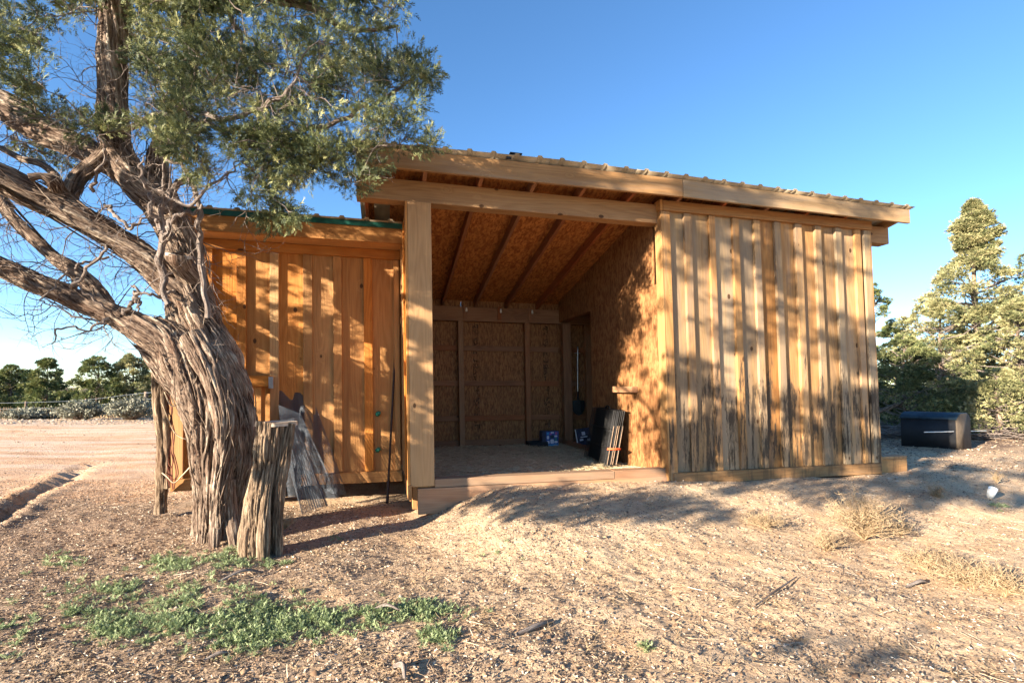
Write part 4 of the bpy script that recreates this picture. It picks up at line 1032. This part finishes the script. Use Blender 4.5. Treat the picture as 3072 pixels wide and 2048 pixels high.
bm = bmesh.new(); prof = [(-.115, .255), (-.12, .15), (-.10, .07), (-.055, .015), (0, -.005), (.055, .015), (.10, .07), (.12, .15), (.115, .255), (.02, .27), (-.02, .27)]
fr = [bm.verts.new((x, -.02 - .02 * (1 - (x / .12) ** 2), z)) for x, z in prof]; bk = [bm.verts.new((x, -.012 - .02 * (1 - (x / .12) ** 2), z)) for x, z in prof]
bm.faces.new(fr); bm.faces.new(bk[::-1])
for i in range(len(prof)): bm.faces.new((fr[i], bk[i], bk[(i + 1) % len(prof)], fr[(i + 1) % len(prof)]))
me = bpy.data.meshes.new("blade"); bm.to_mesh(me); bm.free(); me.materials.append(plain("dark_blade", (.03, .04, .04), .5, .4)); o = bpy.data.objects.new("blade", me); S.collection.objects.link(o); o.parent = shv
lbox("hook", -.05, .05, 0, .03, 1.10, 1.115, M['steel'], shv)

# ------------------------------------------------------------------ doghouse-like black bin, cord, timber block
dA = np.array([7.12, 9.10]); dB = np.array([7.62, 8.62]); dC = np.array([8.22, 8.98])
z0 = float(gh(7.5, 8.8, False))
dog = empty("plastic_shelter", (float(dB[0]), float(dB[1]), z0))
tag(dog, "low black plastic animal shelter with rounded lid standing right of the shed", "shelter")
# end profile (across), extruded along the long side
Ld = dA - dB; Wd = dC - dB; hh = .62
Ld = Ld / np.linalg.norm(Ld) * .76
Wd = Wd / np.linalg.norm(Wd) * .60
prof = [(0, 0), (0, .80), (.10, .90), (.30, 1.0), (.75, 1.0), (.93, .93), (1, .82), (1, 0)]
def extr(name, prof, o0, o1, mat, h=hh, grow=0., zb=0.):
    v = []
    for o_ in (o0, o1):
        for (a_, b2) in prof:
            q = Ld * o_ + Wd * (a_ + grow * (a_ - .5)); v.append((q[0], q[1], zb + b2 * h))
    n = len(prof); f4 = np.array([[i, (i + 1) % n, n + (i + 1) % n, n + i] for i in range(n)])
    return mesh_np(name, np.array(v), [f4, np.array([list(range(n))[::-1]]), np.array([list(range(n, 2 * n))])], mat, dog)
extr("body", [(0, -.1), (0, .80), (1, .80), (1, -.1)], 0.02, 1, M['black'])
M['lid'] = plain("blue_black_lid", (.01, .028, .045), .6, 0, .4)
extr("lid", [(0, .803), (.10, .90), (.30, .99), (.75, .99), (.93, .92), (1, .803)], 0.0, 1.02, M['lid'], grow=.04)
M['endp'] = plain("brown_end_panel", (.075, .055, .038), .8, 0, .2)
extr("end_panel", [(.01, -.05), (.01, .79), (.11, .88), (.31, .97), (.74, .97), (.92, .90), (.985, .79), (.985, -.05)], -.012, .016, M['endp'])
T_ = TubeSet(); p0 = at(2123, 992, 8.35); p1 = at(2265, 989, 9.6)
T_.add([[*p0, .008], [*at(2180, 991, 8.55), .008], [*p1, .008]], 6, 12)
tag(T_.obj("rope", plain("white_rope", (.8, .78, .72), .7)), "thin white rope stretched in front of the black shelter", "rope")
for i, p_ in enumerate((p0, p1)):
    pass
blk = empty("timber_block", tuple(shed2w(5.99, 5.02, float(gh(*shed2w(6.25, 5.08)[:2], False)) + .0)), TH)
tag(blk, "pale short timber beam lying on the ground at the shed's right corner", "timber")
lbox("beam", 0, .50, 0, .14, 0, .165, M['trim_r'], blk, bev=.004); lbox("cap_board", .0, .49, -.01, .15, .168, .20, M['trim_r'], blk, bev=.003)
cupv, cupf = lathe([(.0, 0), (.026, 0), (.034, .09), (.032, .09), (.025, .005), (0, .005)], 20)
cup = mesh_np("paper_cup", cupv, cupf, M['white'], smooth=True)
cup.location = (5.02, 5.32, float(gh(5.02, 5.32)) + .004); cup.rotation_euler = (R(22), R(14), R(-35)); cup.scale = (1.15, 1.15, 1.3); tag(cup, "small white cup lying on the bare ground at right", "cup")

# ------------------------------------------------------------------ straw floor
xs = np.linspace(.27, 3.04, 90); ys = np.linspace(5.135, 8.50, 100); SX, SY = np.meshgrid(xs, ys)
SZ = .285 + .03 * (vnoise(SX * 3, SY * 3, SX * 0) - .5) + .02 * (vnoise(SX * 14, SY * 14, SX * 0 + 4) - .5) + .035 * np.exp(-(SY - 5.1) / .3)
ii = (np.arange(99)[:, None] * 90 + np.arange(89)[None]).ravel()
WX, WY = SX * CT - SY * ST, SX * ST + SY * CT
sm = plain("straw_bed", (.44, .34, .22), .9, 0, .4, 20, .8)
straw = empty("straw_bedding", (0, 0, 0)) if False else None
sb = mesh_np("straw_bed", np.stack([WX.ravel(), WY.ravel(), SZ.ravel()], 1), np.stack([ii, ii + 1, ii + 91, ii + 90], 1), sm, smooth=True); tag(sb, kind="stuff")
n = 26000
t_ = rng.uniform(.29, 3.03, n); D_ = 5.14 + (8.4 - 5.14) * rng.random(n) ** 1.2
zz = .285 + .03 * (vnoise(t_ * 3, D_ * 3, t_ * 0) - .5) + .02 * (vnoise(t_ * 14, D_ * 14, t_ * 0 + 4) - .5) + .035 * np.exp(-(D_ - 5.1) / .3) + rng.uniform(.003, .02, n)
an = rng.uniform(0, 2 * math.pi, n)
bl = (np.array([(0, .0018, 0), (.07, .0012, .006), (.07, -.0012, .006), (0, -.0018, 0)]), np.array([[0, 1, 2, 3]]))
ob = instance_mesh("straw", bl, np.stack([t_ * CT - D_ * ST, t_ * ST + D_ * CT, zz], 1), np.stack([np.cos(an), np.sin(an), rng.normal(size=n) * .12], 1), rng.uniform(.5, 1.3, n), rng.random(n), M['straw'])
tag(ob, kind="stuff")

# ------------------------------------------------------------------ ground litter, pebbles, weeds
def scatter(n, cond, xr=(-4.6, 5.6), yr=(1.3, 7.0)):
    out = []
    while sum(len(o) for o in out) < n:
        m_ = n * 2; y = yr[0] + (yr[1] - yr[0]) * rng.random(m_) ** 1.3; x = rng.uniform(-1.1, 1.1, m_) * (y + .2)
        ok = (rng.random(m_) < cond(x, y)); t2, D2 = w2shed(x, y)
        ok &= ~((D2 > 4.96) & (t2 > .2) & (t2 < 6.0)) & ~((D2 > 5.97) & (t2 > -2.2) & (t2 < 6))
        out.append(np.stack([x[ok], y[ok]], 1))
    return np.vstack(out)[:n]
def littermask(x, y):
    n1 = vnoise(x * .9, y * .9, x * 0 + 9); n2 = vnoise(x * 3, y * 3, x * 0 + 2)
    return np.clip(.25 + 1.0 * sstep(2.6, -2.5, x + 2 * n1 - .5) * sstep(.2, .7, n2 + .2) + .35 * sstep(.55, .75, n2), .1, 1)
xy = scatter(115000, littermask); z = gh(xy[:, 0], xy[:, 1]); n = len(xy); an = rng.uniform(0, 6.283, n)
flake = (np.array([(-.009, -.003, 0), (.009, -.002, .002), (.010, .003, .003), (-.007, .004, .001)]), np.array([[0, 1, 2, 3]]))
tone = np.clip(rng.random(n) ** 1.9, 0, 1)
ob = instance_mesh("ground_litter", flake, np.column_stack([xy, z + rng.uniform(.001, .008, n)]), np.stack([np.cos(an), np.sin(an), rng.normal(size=n) * .35], 1), rng.uniform(.28, 1.0, n), tone, M['litter']); tag(ob, kind="stuff")
# thin dry stems lying about
xy = scatter(6500, lambda x, y: .35 + .5 * sstep(1.5, 3.5, x) + .3 * sstep(.5, .7, vnoise(x * 1.6, y * 1.6, x * 0 + 4)), yr=(1.3, 6.0)); z = gh(xy[:, 0], xy[:, 1]); n = len(xy); an = rng.uniform(0, 6.283, n)
stem = (np.array([(-.05, .0016, 0), (0, .0030, .006), (.05, .0016, .002), (.05, -.0012, .002), (0, .0, .006), (-.05, -.0012, 0)]), np.array([[0, 1, 4, 5], [1, 2, 3, 4]]))
ob = instance_mesh("dry_stems", stem, np.column_stack([xy, z + .006]), np.stack([np.cos(an), np.sin(an), rng.normal(size=n) * .08], 1), rng.uniform(.25, 1.15, n) ** 1.6, rng.uniform(.25, .9, n), M['litter']); tag(ob, kind="stuff")
# clods and pebbles
xy = scatter(26000, lambda x, y: .3 + .6 * sstep(.4, .7, vnoise(x * 1.3, y * 1.3, x * 0 + 6))); z = gh(xy[:, 0], xy[:, 1]); n = len(xy)
peb = (np.array([(-.5, -.4, 0), (.5, -.45, 0), (.45, .5, 0), (-.5, .4, 0), (.05, 0, .55), (-.05, .0, -.3)]) * .014, np.array([[0, 1, 4], [1, 2, 4], [2, 3, 4], [3, 0, 4]]))
def instance_up(name, tmpl, pos, scale, tone, mat):
    tv, tf = tmpl; n = len(pos); a_ = rng.uniform(0, 6.283, n); c, s_ = np.cos(a_), np.sin(a_)
    sx_ = scale * rng.uniform(.7, 1.4, n); sz_ = scale * rng.uniform(.6, 1.2, n)
    X = (tv[None, :, 0] * sx_[:, None]); Yv = tv[None, :, 1] * scale[:, None]
    V = np.stack([pos[:, 0:1] + X * c[:, None] - Yv * s_[:, None], pos[:, 1:2] + X * s_[:, None] + Yv * c[:, None], pos[:, 2:3] + tv[None, :, 2] * sz_[:, None]], -1)
    F = (tf[None] + (np.arange(n) * len(tv))[:, None, None]).reshape(-1, tf.shape[1])
    return mesh_np(name, V.reshape(-1, 3), F, mat, None, True, {"tone": ('FLOAT', np.repeat(tone, len(tv)))})
M['clod'] = leaf("soil_clods", (.26, .155, .09), (.50, .34, .20), 0., (.62, .50, .38))
ob = instance_up("pebbles", peb, np.column_stack([xy, z]), np.clip(rng.lognormal(-.6, .55, n), .15, 2.4), rng.random(n), M['clod']); tag(ob, kind="stuff")

# green weed patches
patches = [(390, 1285, 55, 22, 260), (520, 1282, 45, 18, 170), (270, 1345, 55, 25, 120), (400, 1375, 60, 22, 110), (170, 1400, 50, 14, 50), (265, 1430, 75, 35, 300), (400, 1425, 70, 25, 240), (590, 1400, 60, 30, 160), (560, 1440, 110, 42, 620), (660, 1420, 80, 40, 380), (760, 1425, 60, 28, 170), (850, 1410, 45, 20, 110), (960, 1395, 80, 20, 330), (1010, 1455, 38, 20, 130), (150, 1280, 60, 15, 60), (620, 1290, 60, 14, 50), (770, 1232, 20, 10, 16), (1150, 1285, 35, 10, 12), (1480, 1480, 20, 14, 16), (180, 1355, 90, 50, 60), (480, 1340, 120, 30, 90), (30, 1440, 60, 50, 60), (2285, 1182, 28, 8, 22)]
ps, ds, sc, tn = [], [], [], []
for (x, y, rx, ry, n) in patches:
    for _ in range(int(n * .42)):
        q, w = rng.normal(size=2) * .55; px, py = x + rx * q, y + ry * w
        gy0 = 1.3 * 1150 / max(60, (py - 885)); r_ = at(px, py, gy0); zz = float(gh(r_[0], r_[1]))
        base = np.array([r_[0], r_[1], zz]); k = rng.integers(9, 17); h_ = rng.uniform(.6, 1.3)
        for _j in range(k):
            a_ = rng.uniform(0, 6.283); el = rng.uniform(.2, 1.1)
            d_ = np.array([math.cos(a_) * math.cos(el), math.sin(a_) * math.cos(el), math.sin(el)])
            ps.append(base + d_ * rng.uniform(0, .02)); ds.append(d_); sc.append(h_ * rng.uniform(.5, 1.)); tn.append(np.clip(rng.normal(.5, .25), 0, 1))
wt = spray_template(7, .0030, .013, .028)
ob = instance_mesh("green_weeds", wt, np.array(ps), np.array(ds), np.array(sc) * .78, np.array(tn), M['weed']); tag(ob, kind="stuff")

# dry weed clumps
def dry_plant(name, c, R_, H, n, label, cat, mat=None, lv=6, parent=None, tw=.0016):
    T_ = TubeSet()
    for i in range(n):
        a_ = rng.uniform(0, 6.283); sp = rng.random() ** .6 * R_; tip = np.array([math.cos(a_) * sp, math.sin(a_) * sp, H * rng.uniform(.4, 1.) * (1 - .4 * (sp / R_) ** 2)])
        mid = tip * np.array([.35, .35, .6]) + rng.normal(size=3) * .02 * R_
        q = spline([[0, 0, 0, tw], [*mid, tw * .8], [*tip, tw * .4]], 6); T_.add(q, 3, 0)
        for _ in range(lv):
            k = rng.integers(2, len(q)); b2 = q[k][:3]; e = b2 + rng.normal(size=3) * np.array([.06, .06, .05]) * (R_ + .15) + np.array([0, 0, .02])
            T_.add(np.array([[*b2, tw * .7], [*((b2 + e) / 2 + rng.normal(size=3) * .008), tw * .7], [*e, tw * .3]]), 3, 0)
    V = np.vstack(T_.v) + np.array(c); F = np.vstack(T_.f)
    o = mesh_np(name, V, F, mat or M['dry'], None, False, {"tone": ('FLOAT', rng.random(len(V)))})
    if label: tag(o, label, cat)
    return o
def gpt(px, py, z=0.):
    r_ = at(px, py, 1.) - np.array([0, 0, 1.3]); s_ = (z - 1.3) / r_[2]; x, y = r_[0] * s_, r_[1] * s_
    for _ in range(4): z = float(gh(x, y)); s_ = (z - 1.3) / r_[2]; x, y = r_[0] * s_, r_[1] * s_
    return np.array([x, y, z])
dry_plant("dry_bush", gpt(1985, 1240), .30, .42, 230, "tangled dry tan tumbleweed bush in the middle of the shaded dirt", "bush", lv=11, tw=.0024)
for i, (x, y, r_, h_, n, lab) in enumerate([(1900, 1265, .16, .12, 40, "low dry weed tuft left of the tumbleweed bush"), (1760, 1215, .22, .12, 50, "low spreading dry weed in front of the shed's right wall"), (2150, 1150, .10, .15, 30, "small upright dry weed at the shadow's right edge"), (2290, 1110, .06, .12, 16, "tiny dry weed near the right edge of the picture"),
        (2130, 1310, .22, .13, 60, "dry weed clump at lower right nearest the tumbleweed"), (2220, 1345, .24, .13, 70, "widest dry weed clump at lower right"), (2310, 1370, .22, .16, 60, "dry weed clump at the right picture edge"), (2070, 1230, .14, .10, 30, "low dry weed right of the tumbleweed bush"), (655, 1215, .10, .10, 26, "small dry weed at the foot of the standing log"), (2210, 1020, .1, .08, 12, "short dry grass tuft at the shelter's base")]):
    dry_plant("dry_weed", gpt(x, y), r_, h_ * 1.3, int(n * 1.6), lab, "weed", lv=8, tw=.0022)
for i in range(120):
    x = rng.uniform(900, 2340); y = rng.uniform(1150, 1560)
    if i < 50: x = rng.uniform(1700, 2340); y = rng.uniform(1180, 1450)
# scattered tiny dry tufts as ground cover
tv, tf = [], []; T_ = TubeSet()
for i in range(260):
    x = rng.uniform(850, 2345) if i % 3 else rng.uniform(20, 900); y = rng.uniform(1170, 1560); c = gpt(x, y)
    t2, D2 = w2shed(c[0], c[1])
    if D2 > 4.8: continue
    for _ in range(rng.integers(4, 12)):
        d_ = rng.normal(size=3) * np.array([.05, .05, .018]) ; d_[2] = abs(d_[2]) + .006
        T_.add(np.array([[*c, .0012], [*(c + d_ * .5 + rng.normal(size=3) * .006), .001], [*(c + d_), .0005]]), 3, 0)
V = np.vstack(T_.v); ob = mesh_np("dry_tufts", V, np.vstack(T_.f), M['dry'], None, False, {"tone": ('FLOAT', rng.random(len(V)))}); tag(ob, kind="stuff")
# sticks
sticks = [((1185, 1462), (1270, 1430), 6, "grey weathered stick on the ground in the middle foreground"), ((860, 1402), (925, 1412), 3.5, "thin curved pale stick beside the green weeds"), ((500, 1340), (605, 1320), 3.5, "pale twig lying between the green weed patches"), ((470, 1520), (530, 1505), 4, "broken pale stick near the lower left edge"), ((905, 1535), (930, 1568), 7, "short dark stick standing at the bottom edge"), ((1735, 1395), (1830, 1330), 2.5, "long thin dry stalk lying in the sandy dirt"), ((2080, 1352), (2130, 1342), 4, "short dark stick among the dry weeds at lower right"), ((600, 1238), (660, 1222), 3, "thin twig at the foot of the log")]
for (a_, b2, r_, lab) in sticks:
    A, B = gpt(*a_), gpt(*b2); A[2] += .012; B[2] += .018; mid = (A + B) / 2 + np.array([0, 0, .015]) + rng.normal(size=3) * .01
    r2 = r_ * np.mean([A[1], B[1]]) / CF
    T_ = TubeSet(); T_.add([[*A, r2 * .6], [*mid, r2], [*B, r2 * .5]], 9, 16, .25, 0, 5, cap=True); tag(T_.obj("stick", M['twig']), lab, "stick")

# ------------------------------------------------------------------ background trees
def bg_tree(name, base, H, W, prof, nclump, tuft, mat, label, group=None, per=60, tw=.07, tilt=0., seed=0, dead=10, csz=.28):
    r2 = np.random.default_rng(seed); root = empty(name, tuple(base))
    T_ = TubeSet(); T_.add([[0, 0, -.2, tw], [tilt * .3, 0, H * .3, tw * .8], [tilt * .6, .05, H * .6, tw * .5], [tilt, 0, H * .96, tw * .1]], 10, 30, .2, 1., seed)
    T_.obj("trunk", M['bark'], root)
    B_ = TubeSet(); ps, ds, sc, tn = [], [], [], []
    k = 0; guard = 0
    while k < nclump and guard < nclump * 40:
        guard += 1
        h = r2.random() ** .9; rad = prof(h) * W / 2; a_ = r2.uniform(0, 6.283)
        rr = rad * (.35 + .65 * r2.random() ** .5) * (1 + .34 * math.sin(3 * a_ + seed + h * 9))
        p = np.array([tilt * h + math.cos(a_) * rr, math.sin(a_) * rr, H * h])
        if h < .8 and vnoise(*[np.array([v * 1.5 + seed]) for v in p], seed=seed)[0] < (.30 if seed >= 30 else .41): continue
        st_ = np.array([tilt * h * .8, 0, max(.1, H * h - rr * .45)])
        if k % 2 == 0: B_.add(np.array([[*st_, tw * .28 * (1 - h * .6)], [*((st_ + p) / 2 + r2.normal(size=3) * .06), tw * .16], [*p, .006]]), 4, 0, 0, 0, k % 40)
        m_ = int(per * 1.15 * r2.uniform(.5, 1.4) * (1 - .4 * h)); g = r2.normal(size=(m_, 3)); g /= np.linalg.norm(g, axis=1)[:, None]
        cs = csz * r2.uniform(.6, 1.3) * (1 - .72 * h)
        ps.append(p + g * (r2.random(m_) ** .5 * cs)[:, None] * np.array([1.15, 1.15, .5])); ds.append(g + np.array([math.cos(a_), math.sin(a_), .35]) * .7)
        sc.append(tuft * r2.uniform(.6, 1.3, m_)); b0 = r2.uniform(.2, .8); tn.append(np.clip(b0 + r2.normal(size=m_) * .2, 0, 1)); k += 1
    for i in range(dead):
        a_ = r2.uniform(0, 6.283); h = r2.uniform(.05, .6); L = W * .5 * prof(h) * r2.uniform(.7, 1.); s0 = np.array([tilt * h, 0, H * h]); e = s0 + np.array([math.cos(a_) * L, math.sin(a_) * L, r2.uniform(-.1, .35) * L])
        B_.add(np.array([[*s0, tw * .3], [*((s0 + e) / 2 + r2.normal(size=3) * .08), tw * .2], [*e, .006]]), 5, 0)
    br = B_.obj("branches", M['twig'], root, smooth=False)
    br["kind"] = "stuff"
    tmpl = (np.array([(0, 0, 0), (.5, .13, .05), (1.1, 0, 0), (.5, -.12, -.05), (.45, .22, .28), (.9, .22, .55), (.5, .02, .2), (.4, -.25, -.1), (.85, -.5, -.2), (.5, -.12, .1)]), np.array([[0, 1, 2, 3], [0, 4, 5, 6], [0, 7, 8, 9]]))
    o = instance_mesh("crown", tmpl, np.vstack(ps), np.vstack(ds), np.concatenate(sc), np.concatenate(tn), mat); o.parent = root; o["kind"] = "stuff"
    tag(root, label, "tree", group); return root
cone = lambda h: (1 - h) ** .75 * .9 + .1 * (h < .9)
dome = lambda h: math.sqrt(max(0, 1 - (2 * h - .85) ** 2 / 1.35)) if h < .99 else .1
wide = lambda h: max(.1, (1 - h * h) ** .6)
def gz(x, y): return float(gh(x, y, False))
def bt(px, Y, top_py, wpx, *a, zoff=0., **kw):
    x = (px - CCX) / CF * Y; z0 = gz(x, Y) + zoff; H = at(px, top_py, Y)[2] - z0; W = wpx * Y / CF
    return bg_tree("juniper_tree", (x, Y, z0), H, W, *a, **kw)
# right side
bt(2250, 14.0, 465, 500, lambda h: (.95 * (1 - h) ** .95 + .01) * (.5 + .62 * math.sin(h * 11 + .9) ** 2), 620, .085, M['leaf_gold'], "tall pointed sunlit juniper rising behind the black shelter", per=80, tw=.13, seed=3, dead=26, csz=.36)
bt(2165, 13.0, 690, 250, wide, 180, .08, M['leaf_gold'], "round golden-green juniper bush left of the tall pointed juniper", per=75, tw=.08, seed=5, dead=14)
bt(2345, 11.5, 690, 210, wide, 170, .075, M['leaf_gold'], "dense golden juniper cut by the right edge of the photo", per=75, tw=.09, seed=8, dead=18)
bt(2080, 11.3, 775, 190, wide, 170, .07, M['leaf'], "low darker green juniper bush nearest the shed's right corner", per=80, tw=.07, seed=11, dead=6)
bt(2010, 17.0, 655, 80, dome, 60, .09, M['leaf_far'], "small dark juniper peeking past the shed's right edge", per=60, tw=.07, seed=13)
bt(2060, 19.0, 735, 150, wide, 80, .10, M['leaf_far'], "farther dark juniper behind the low green bush", per=60, tw=.08, seed=14)
bt(2420, 16.0, 560, 170, dome, 110, .09, M['leaf_far'], "juniper mostly outside the right edge, behind the golden one", per=60, tw=.1, seed=17)
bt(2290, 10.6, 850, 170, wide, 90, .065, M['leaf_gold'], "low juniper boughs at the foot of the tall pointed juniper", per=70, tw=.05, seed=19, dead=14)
# left side
Lt = [(-70, 30, 845, 150, dome, 60, "M"), (25, 31, 842, 110, dome, 70, "left picture edge"), (60, 33, 850, 90, dome, 55, "a"), (108, 30, 826, 78, dome, 60, "b"), (150, 34, 905, 70, wide, 40, "c"), (225, 29, 822, 115, dome, 85, "d"), (305, 30, 815, 110, dome, 85, "e"), (380, 30, 800, 90, dome, 60, "f")]
labs = ["far dark juniper just outside the left edge", "far dark juniper at the left picture edge", "lower dark juniper between two taller ones at far left", "tall far juniper with a rounded head, third from the left edge", "low far juniper in the gap of the tree line", "far green juniper with two pointed tips beyond the wire fence", "far olive-yellow juniper beyond the fence beside the trunk", "far olive juniper half hidden by the big trunk"]
for i, ((px, Y, top, w, pf, n, _), lab) in enumerate(zip(Lt, labs)):
    bt(px, Y, top, w * 1.12, (lambda h: max(.05, math.sqrt(max(0, 1 - h ** 2.2)) * .95)), n * 2, .17, M['leaf_gold'] if i in (6, 7) else M['leaf_far'], lab, group="far junipers beyond the fence", per=48, tw=.1, seed=30 + i, dead=4, csz=.42)
# distant low tree line as one mass
ps, ds, sc, tn = [], [], [], []
for i in range(15000):
    a_ = rng.uniform(-1.15, 1.15); d_ = rng.uniform(42, 75); x, y = math.sin(a_) * d_, math.cos(a_) * d_
    hmax = 1.5 + 1.3 * vnoise(np.array([x * .3]), np.array([y * .1]), np.array([0.]))[0]
    ps.append((x, y, gz(x, y) + rng.random() * hmax)); ds.append(rng.normal(size=3)); sc.append(rng.uniform(.35, .7)); tn.append(rng.random())
qt = (np.array([(0, 0, 0), (.5, .3, .05), (1, 0, 0), (.5, -.3, -.05)]), np.array([[0, 1, 2, 3]]))
ob = instance_mesh("far_woodland", qt, np.array(ps), np.array(ds), np.array(sc), np.array(tn), M['leaf_far']); tag(ob, kind="stuff")

# sagebrush
def sage(px, Y, top, w, lab, seed, bpy_=958):
    x = (px - CCX) / CF * Y; z0 = gz(x, Y); H = max(.4, at(px, top, Y)[2] - z0); W = w * Y / CF
    root = empty("sagebrush", (x, Y, z0)); T_ = TubeSet(); ps, ds, sc, tn = [], [], [], []
    r2 = np.random.default_rng(seed)
    for i in range(150):
        a_ = r2.uniform(0, 6.283); u = r2.random() ** .5; e = np.array([math.cos(a_) * u * W / 2, math.sin(a_) * u * W / 2, H * (1 - .55 * u * u) * r2.uniform(.75, 1.05)])
        T_.add(np.array([[e[0] * .1, e[1] * .1, 0, .012], [e[0] * .6, e[1] * .6, e[2] * .55, .007], [*e, .002]]), 3, 0)
        for _ in range(26):
            q = e * r2.uniform(.45, 1.) + r2.normal(size=3) * .05; ps.append(q); ds.append(r2.normal(size=3) + np.array([0, 0, .8])); sc.append(r2.uniform(.05, .12)); tn.append(r2.random())
    T_.obj("stems", M['twig'], root, smooth=False)
    o = instance_mesh("foliage", qt, np.array(ps), np.array(ds), np.array(sc), np.array(tn), M['sage']); o.parent = root; o["kind"] = "stuff"
    tag(root, lab, "bush")
sage(190, 19.0, 920, 110, "rounded grey sagebrush in front of the left fence post", 1)
sage(305, 18.5, 908, 120, "wide grey sagebrush in front of the thick fence post", 2)
sage(60, 20.0, 945, 110, "low pale brush at the far left below the dark junipers", 3)
sage(125, 20.5, 946, 70, "small brown brush between the pale brush and the rounded sagebrush", 4)

# wire fence
fence = empty("wire_fence", tuple(at(335, 935, 21.5)))
tag(fence, "wire fence with wooden posts crossing behind the sagebrush at left", "fence")
fp = [(-160, 950, 925, 23.5), (60, 945, 921, 22.8), (198, 948, 915, 22.0), (336, 940, 899, 21.5), (470, 940, 893, 21.0)]
posts = []
for i, (px, yb, ytp, Y) in enumerate(fp):
    b2 = at(px, ytp, Y); zb = gz(b2[0], b2[1]) - .2; r_ = .085 if i == 3 else .05
    T_ = TubeSet(); T_.add([[b2[0], b2[1], zb, r_], [b2[0], b2[1], (zb + b2[2]) / 2, r_], [b2[0], b2[1], b2[2], r_ * .95]], 10, 10, .15, 0, i, cap=True)
    keep(T_.obj("post", M['bark']), fence); posts.append((b2, zb))
for k_ in range(4):
    T_ = TubeSet(); pts = []
    for (b2, zb) in posts: pts.append([b2[0], b2[1] - .06, b2[2] - .06 - .27 * k_, .006])
    T_.add(pts, 5, 60); keep(T_.obj("wire", M['galv']), fence)

# fallen branches and slash at the foot of the right trees
fl = TubeSet()
fl.add([P(2005, 950, 10.8, 5), P(2060, 930, 11.2, 5), P(2130, 912, 11.6, 4), P(2200, 893, 12.0, 3), P(2250, 872, 12.2, 1.5)], 14, 60, .3, 1, 7)
fl2 = fl.obj("fallen_log", M['bark']); tag(fl2, "long fallen grey branch lying behind the black shelter", "log")
T_ = TubeSet()
for i in range(620):
    px = rng.uniform(2000, 2300); py = rng.uniform(905, 952); Y = np.interp(py, [905, 952], [12.6, 10.2]); c = at(px, py, Y); c[2] = gz(c[0], c[1]) + rng.uniform(.02, .22)
    d_ = rng.normal(size=3) * np.array([.45, .3, .07]); T_.add(np.array([[*(c - d_), .007], [*(c + rng.normal(size=3) * .04), .009], [*(c + d_), .003]]), 4, 0, 0, 0, i % 40)
ob = T_.obj("branch_slash", M['twig'], smooth=False); tag(ob, kind="stuff")
# stones, clods and tufts over the bare yard and the track at left
m_ = 9000; xy = np.column_stack([rng.uniform(-15, -2.5, m_), rng.uniform(6, 16, m_)]); xy = xy[(rng.random(m_) < .15 + .85 * (vnoise(xy[:, 0] * .8, xy[:, 1] * 1.6, xy[:, 0] * 0) > .52))]
z = gh(xy[:, 0], xy[:, 1]); ob = instance_up("yard_clods", peb, np.column_stack([xy, z - .004]), rng.lognormal(.05, .5, len(xy)), rng.random(len(xy)) * .9, M['clod']); tag(ob, kind="stuff")
m_ = 16000; xy = np.column_stack([rng.uniform(5.6, 12.5, m_), rng.uniform(6.4, 14, m_)]); t2, D2 = w2shed(xy[:, 0], xy[:, 1]); xy = xy[(t2 > 6.1) | (D2 < 4.8)]
z = gh(xy[:, 0], xy[:, 1]); an = rng.uniform(0, 6.283, len(xy)); ob = instance_mesh("needle_duff", flake, np.column_stack([xy, z + .004]), np.stack([np.cos(an), np.sin(an), rng.normal(size=len(xy)) * .3], 1), rng.uniform(.7, 2.0, len(xy)), rng.random(len(xy)) ** 2.4, M['litter']); tag(ob, kind="stuff")
# pale stones on the far berm
xy = np.column_stack([rng.uniform(-20, -8, 3500), rng.uniform(16.0, 20.0, 3500)]); z = gh(xy[:, 0], xy[:, 1])
ob = instance_up("berm_stones", peb, np.column_stack([xy, z]), rng.lognormal(1.1, .45, 3500), rng.uniform(.5, 1, 3500), M['clod']); tag(ob, kind="stuff")
# dry grass along the far fence line
T_ = TubeSet()
for i in range(900):
    x = rng.uniform(-24, -10); y = rng.uniform(20, 21.5); c = np.array([x, y, gz(x, y)]); d_ = rng.normal(size=3) * .1; d_[2] = rng.uniform(.15, .5)
    T_.add(np.array([[*c, .012], [*(c + d_ * .6), .009], [*(c + d_), .003]]), 3, 0)
V = np.vstack(T_.v); ob = mesh_np("dry_grass", V, np.vstack(T_.f), M['dry'], None, False, {"tone": ('FLOAT', rng.random(len(V)))}); tag(ob, kind="stuff")
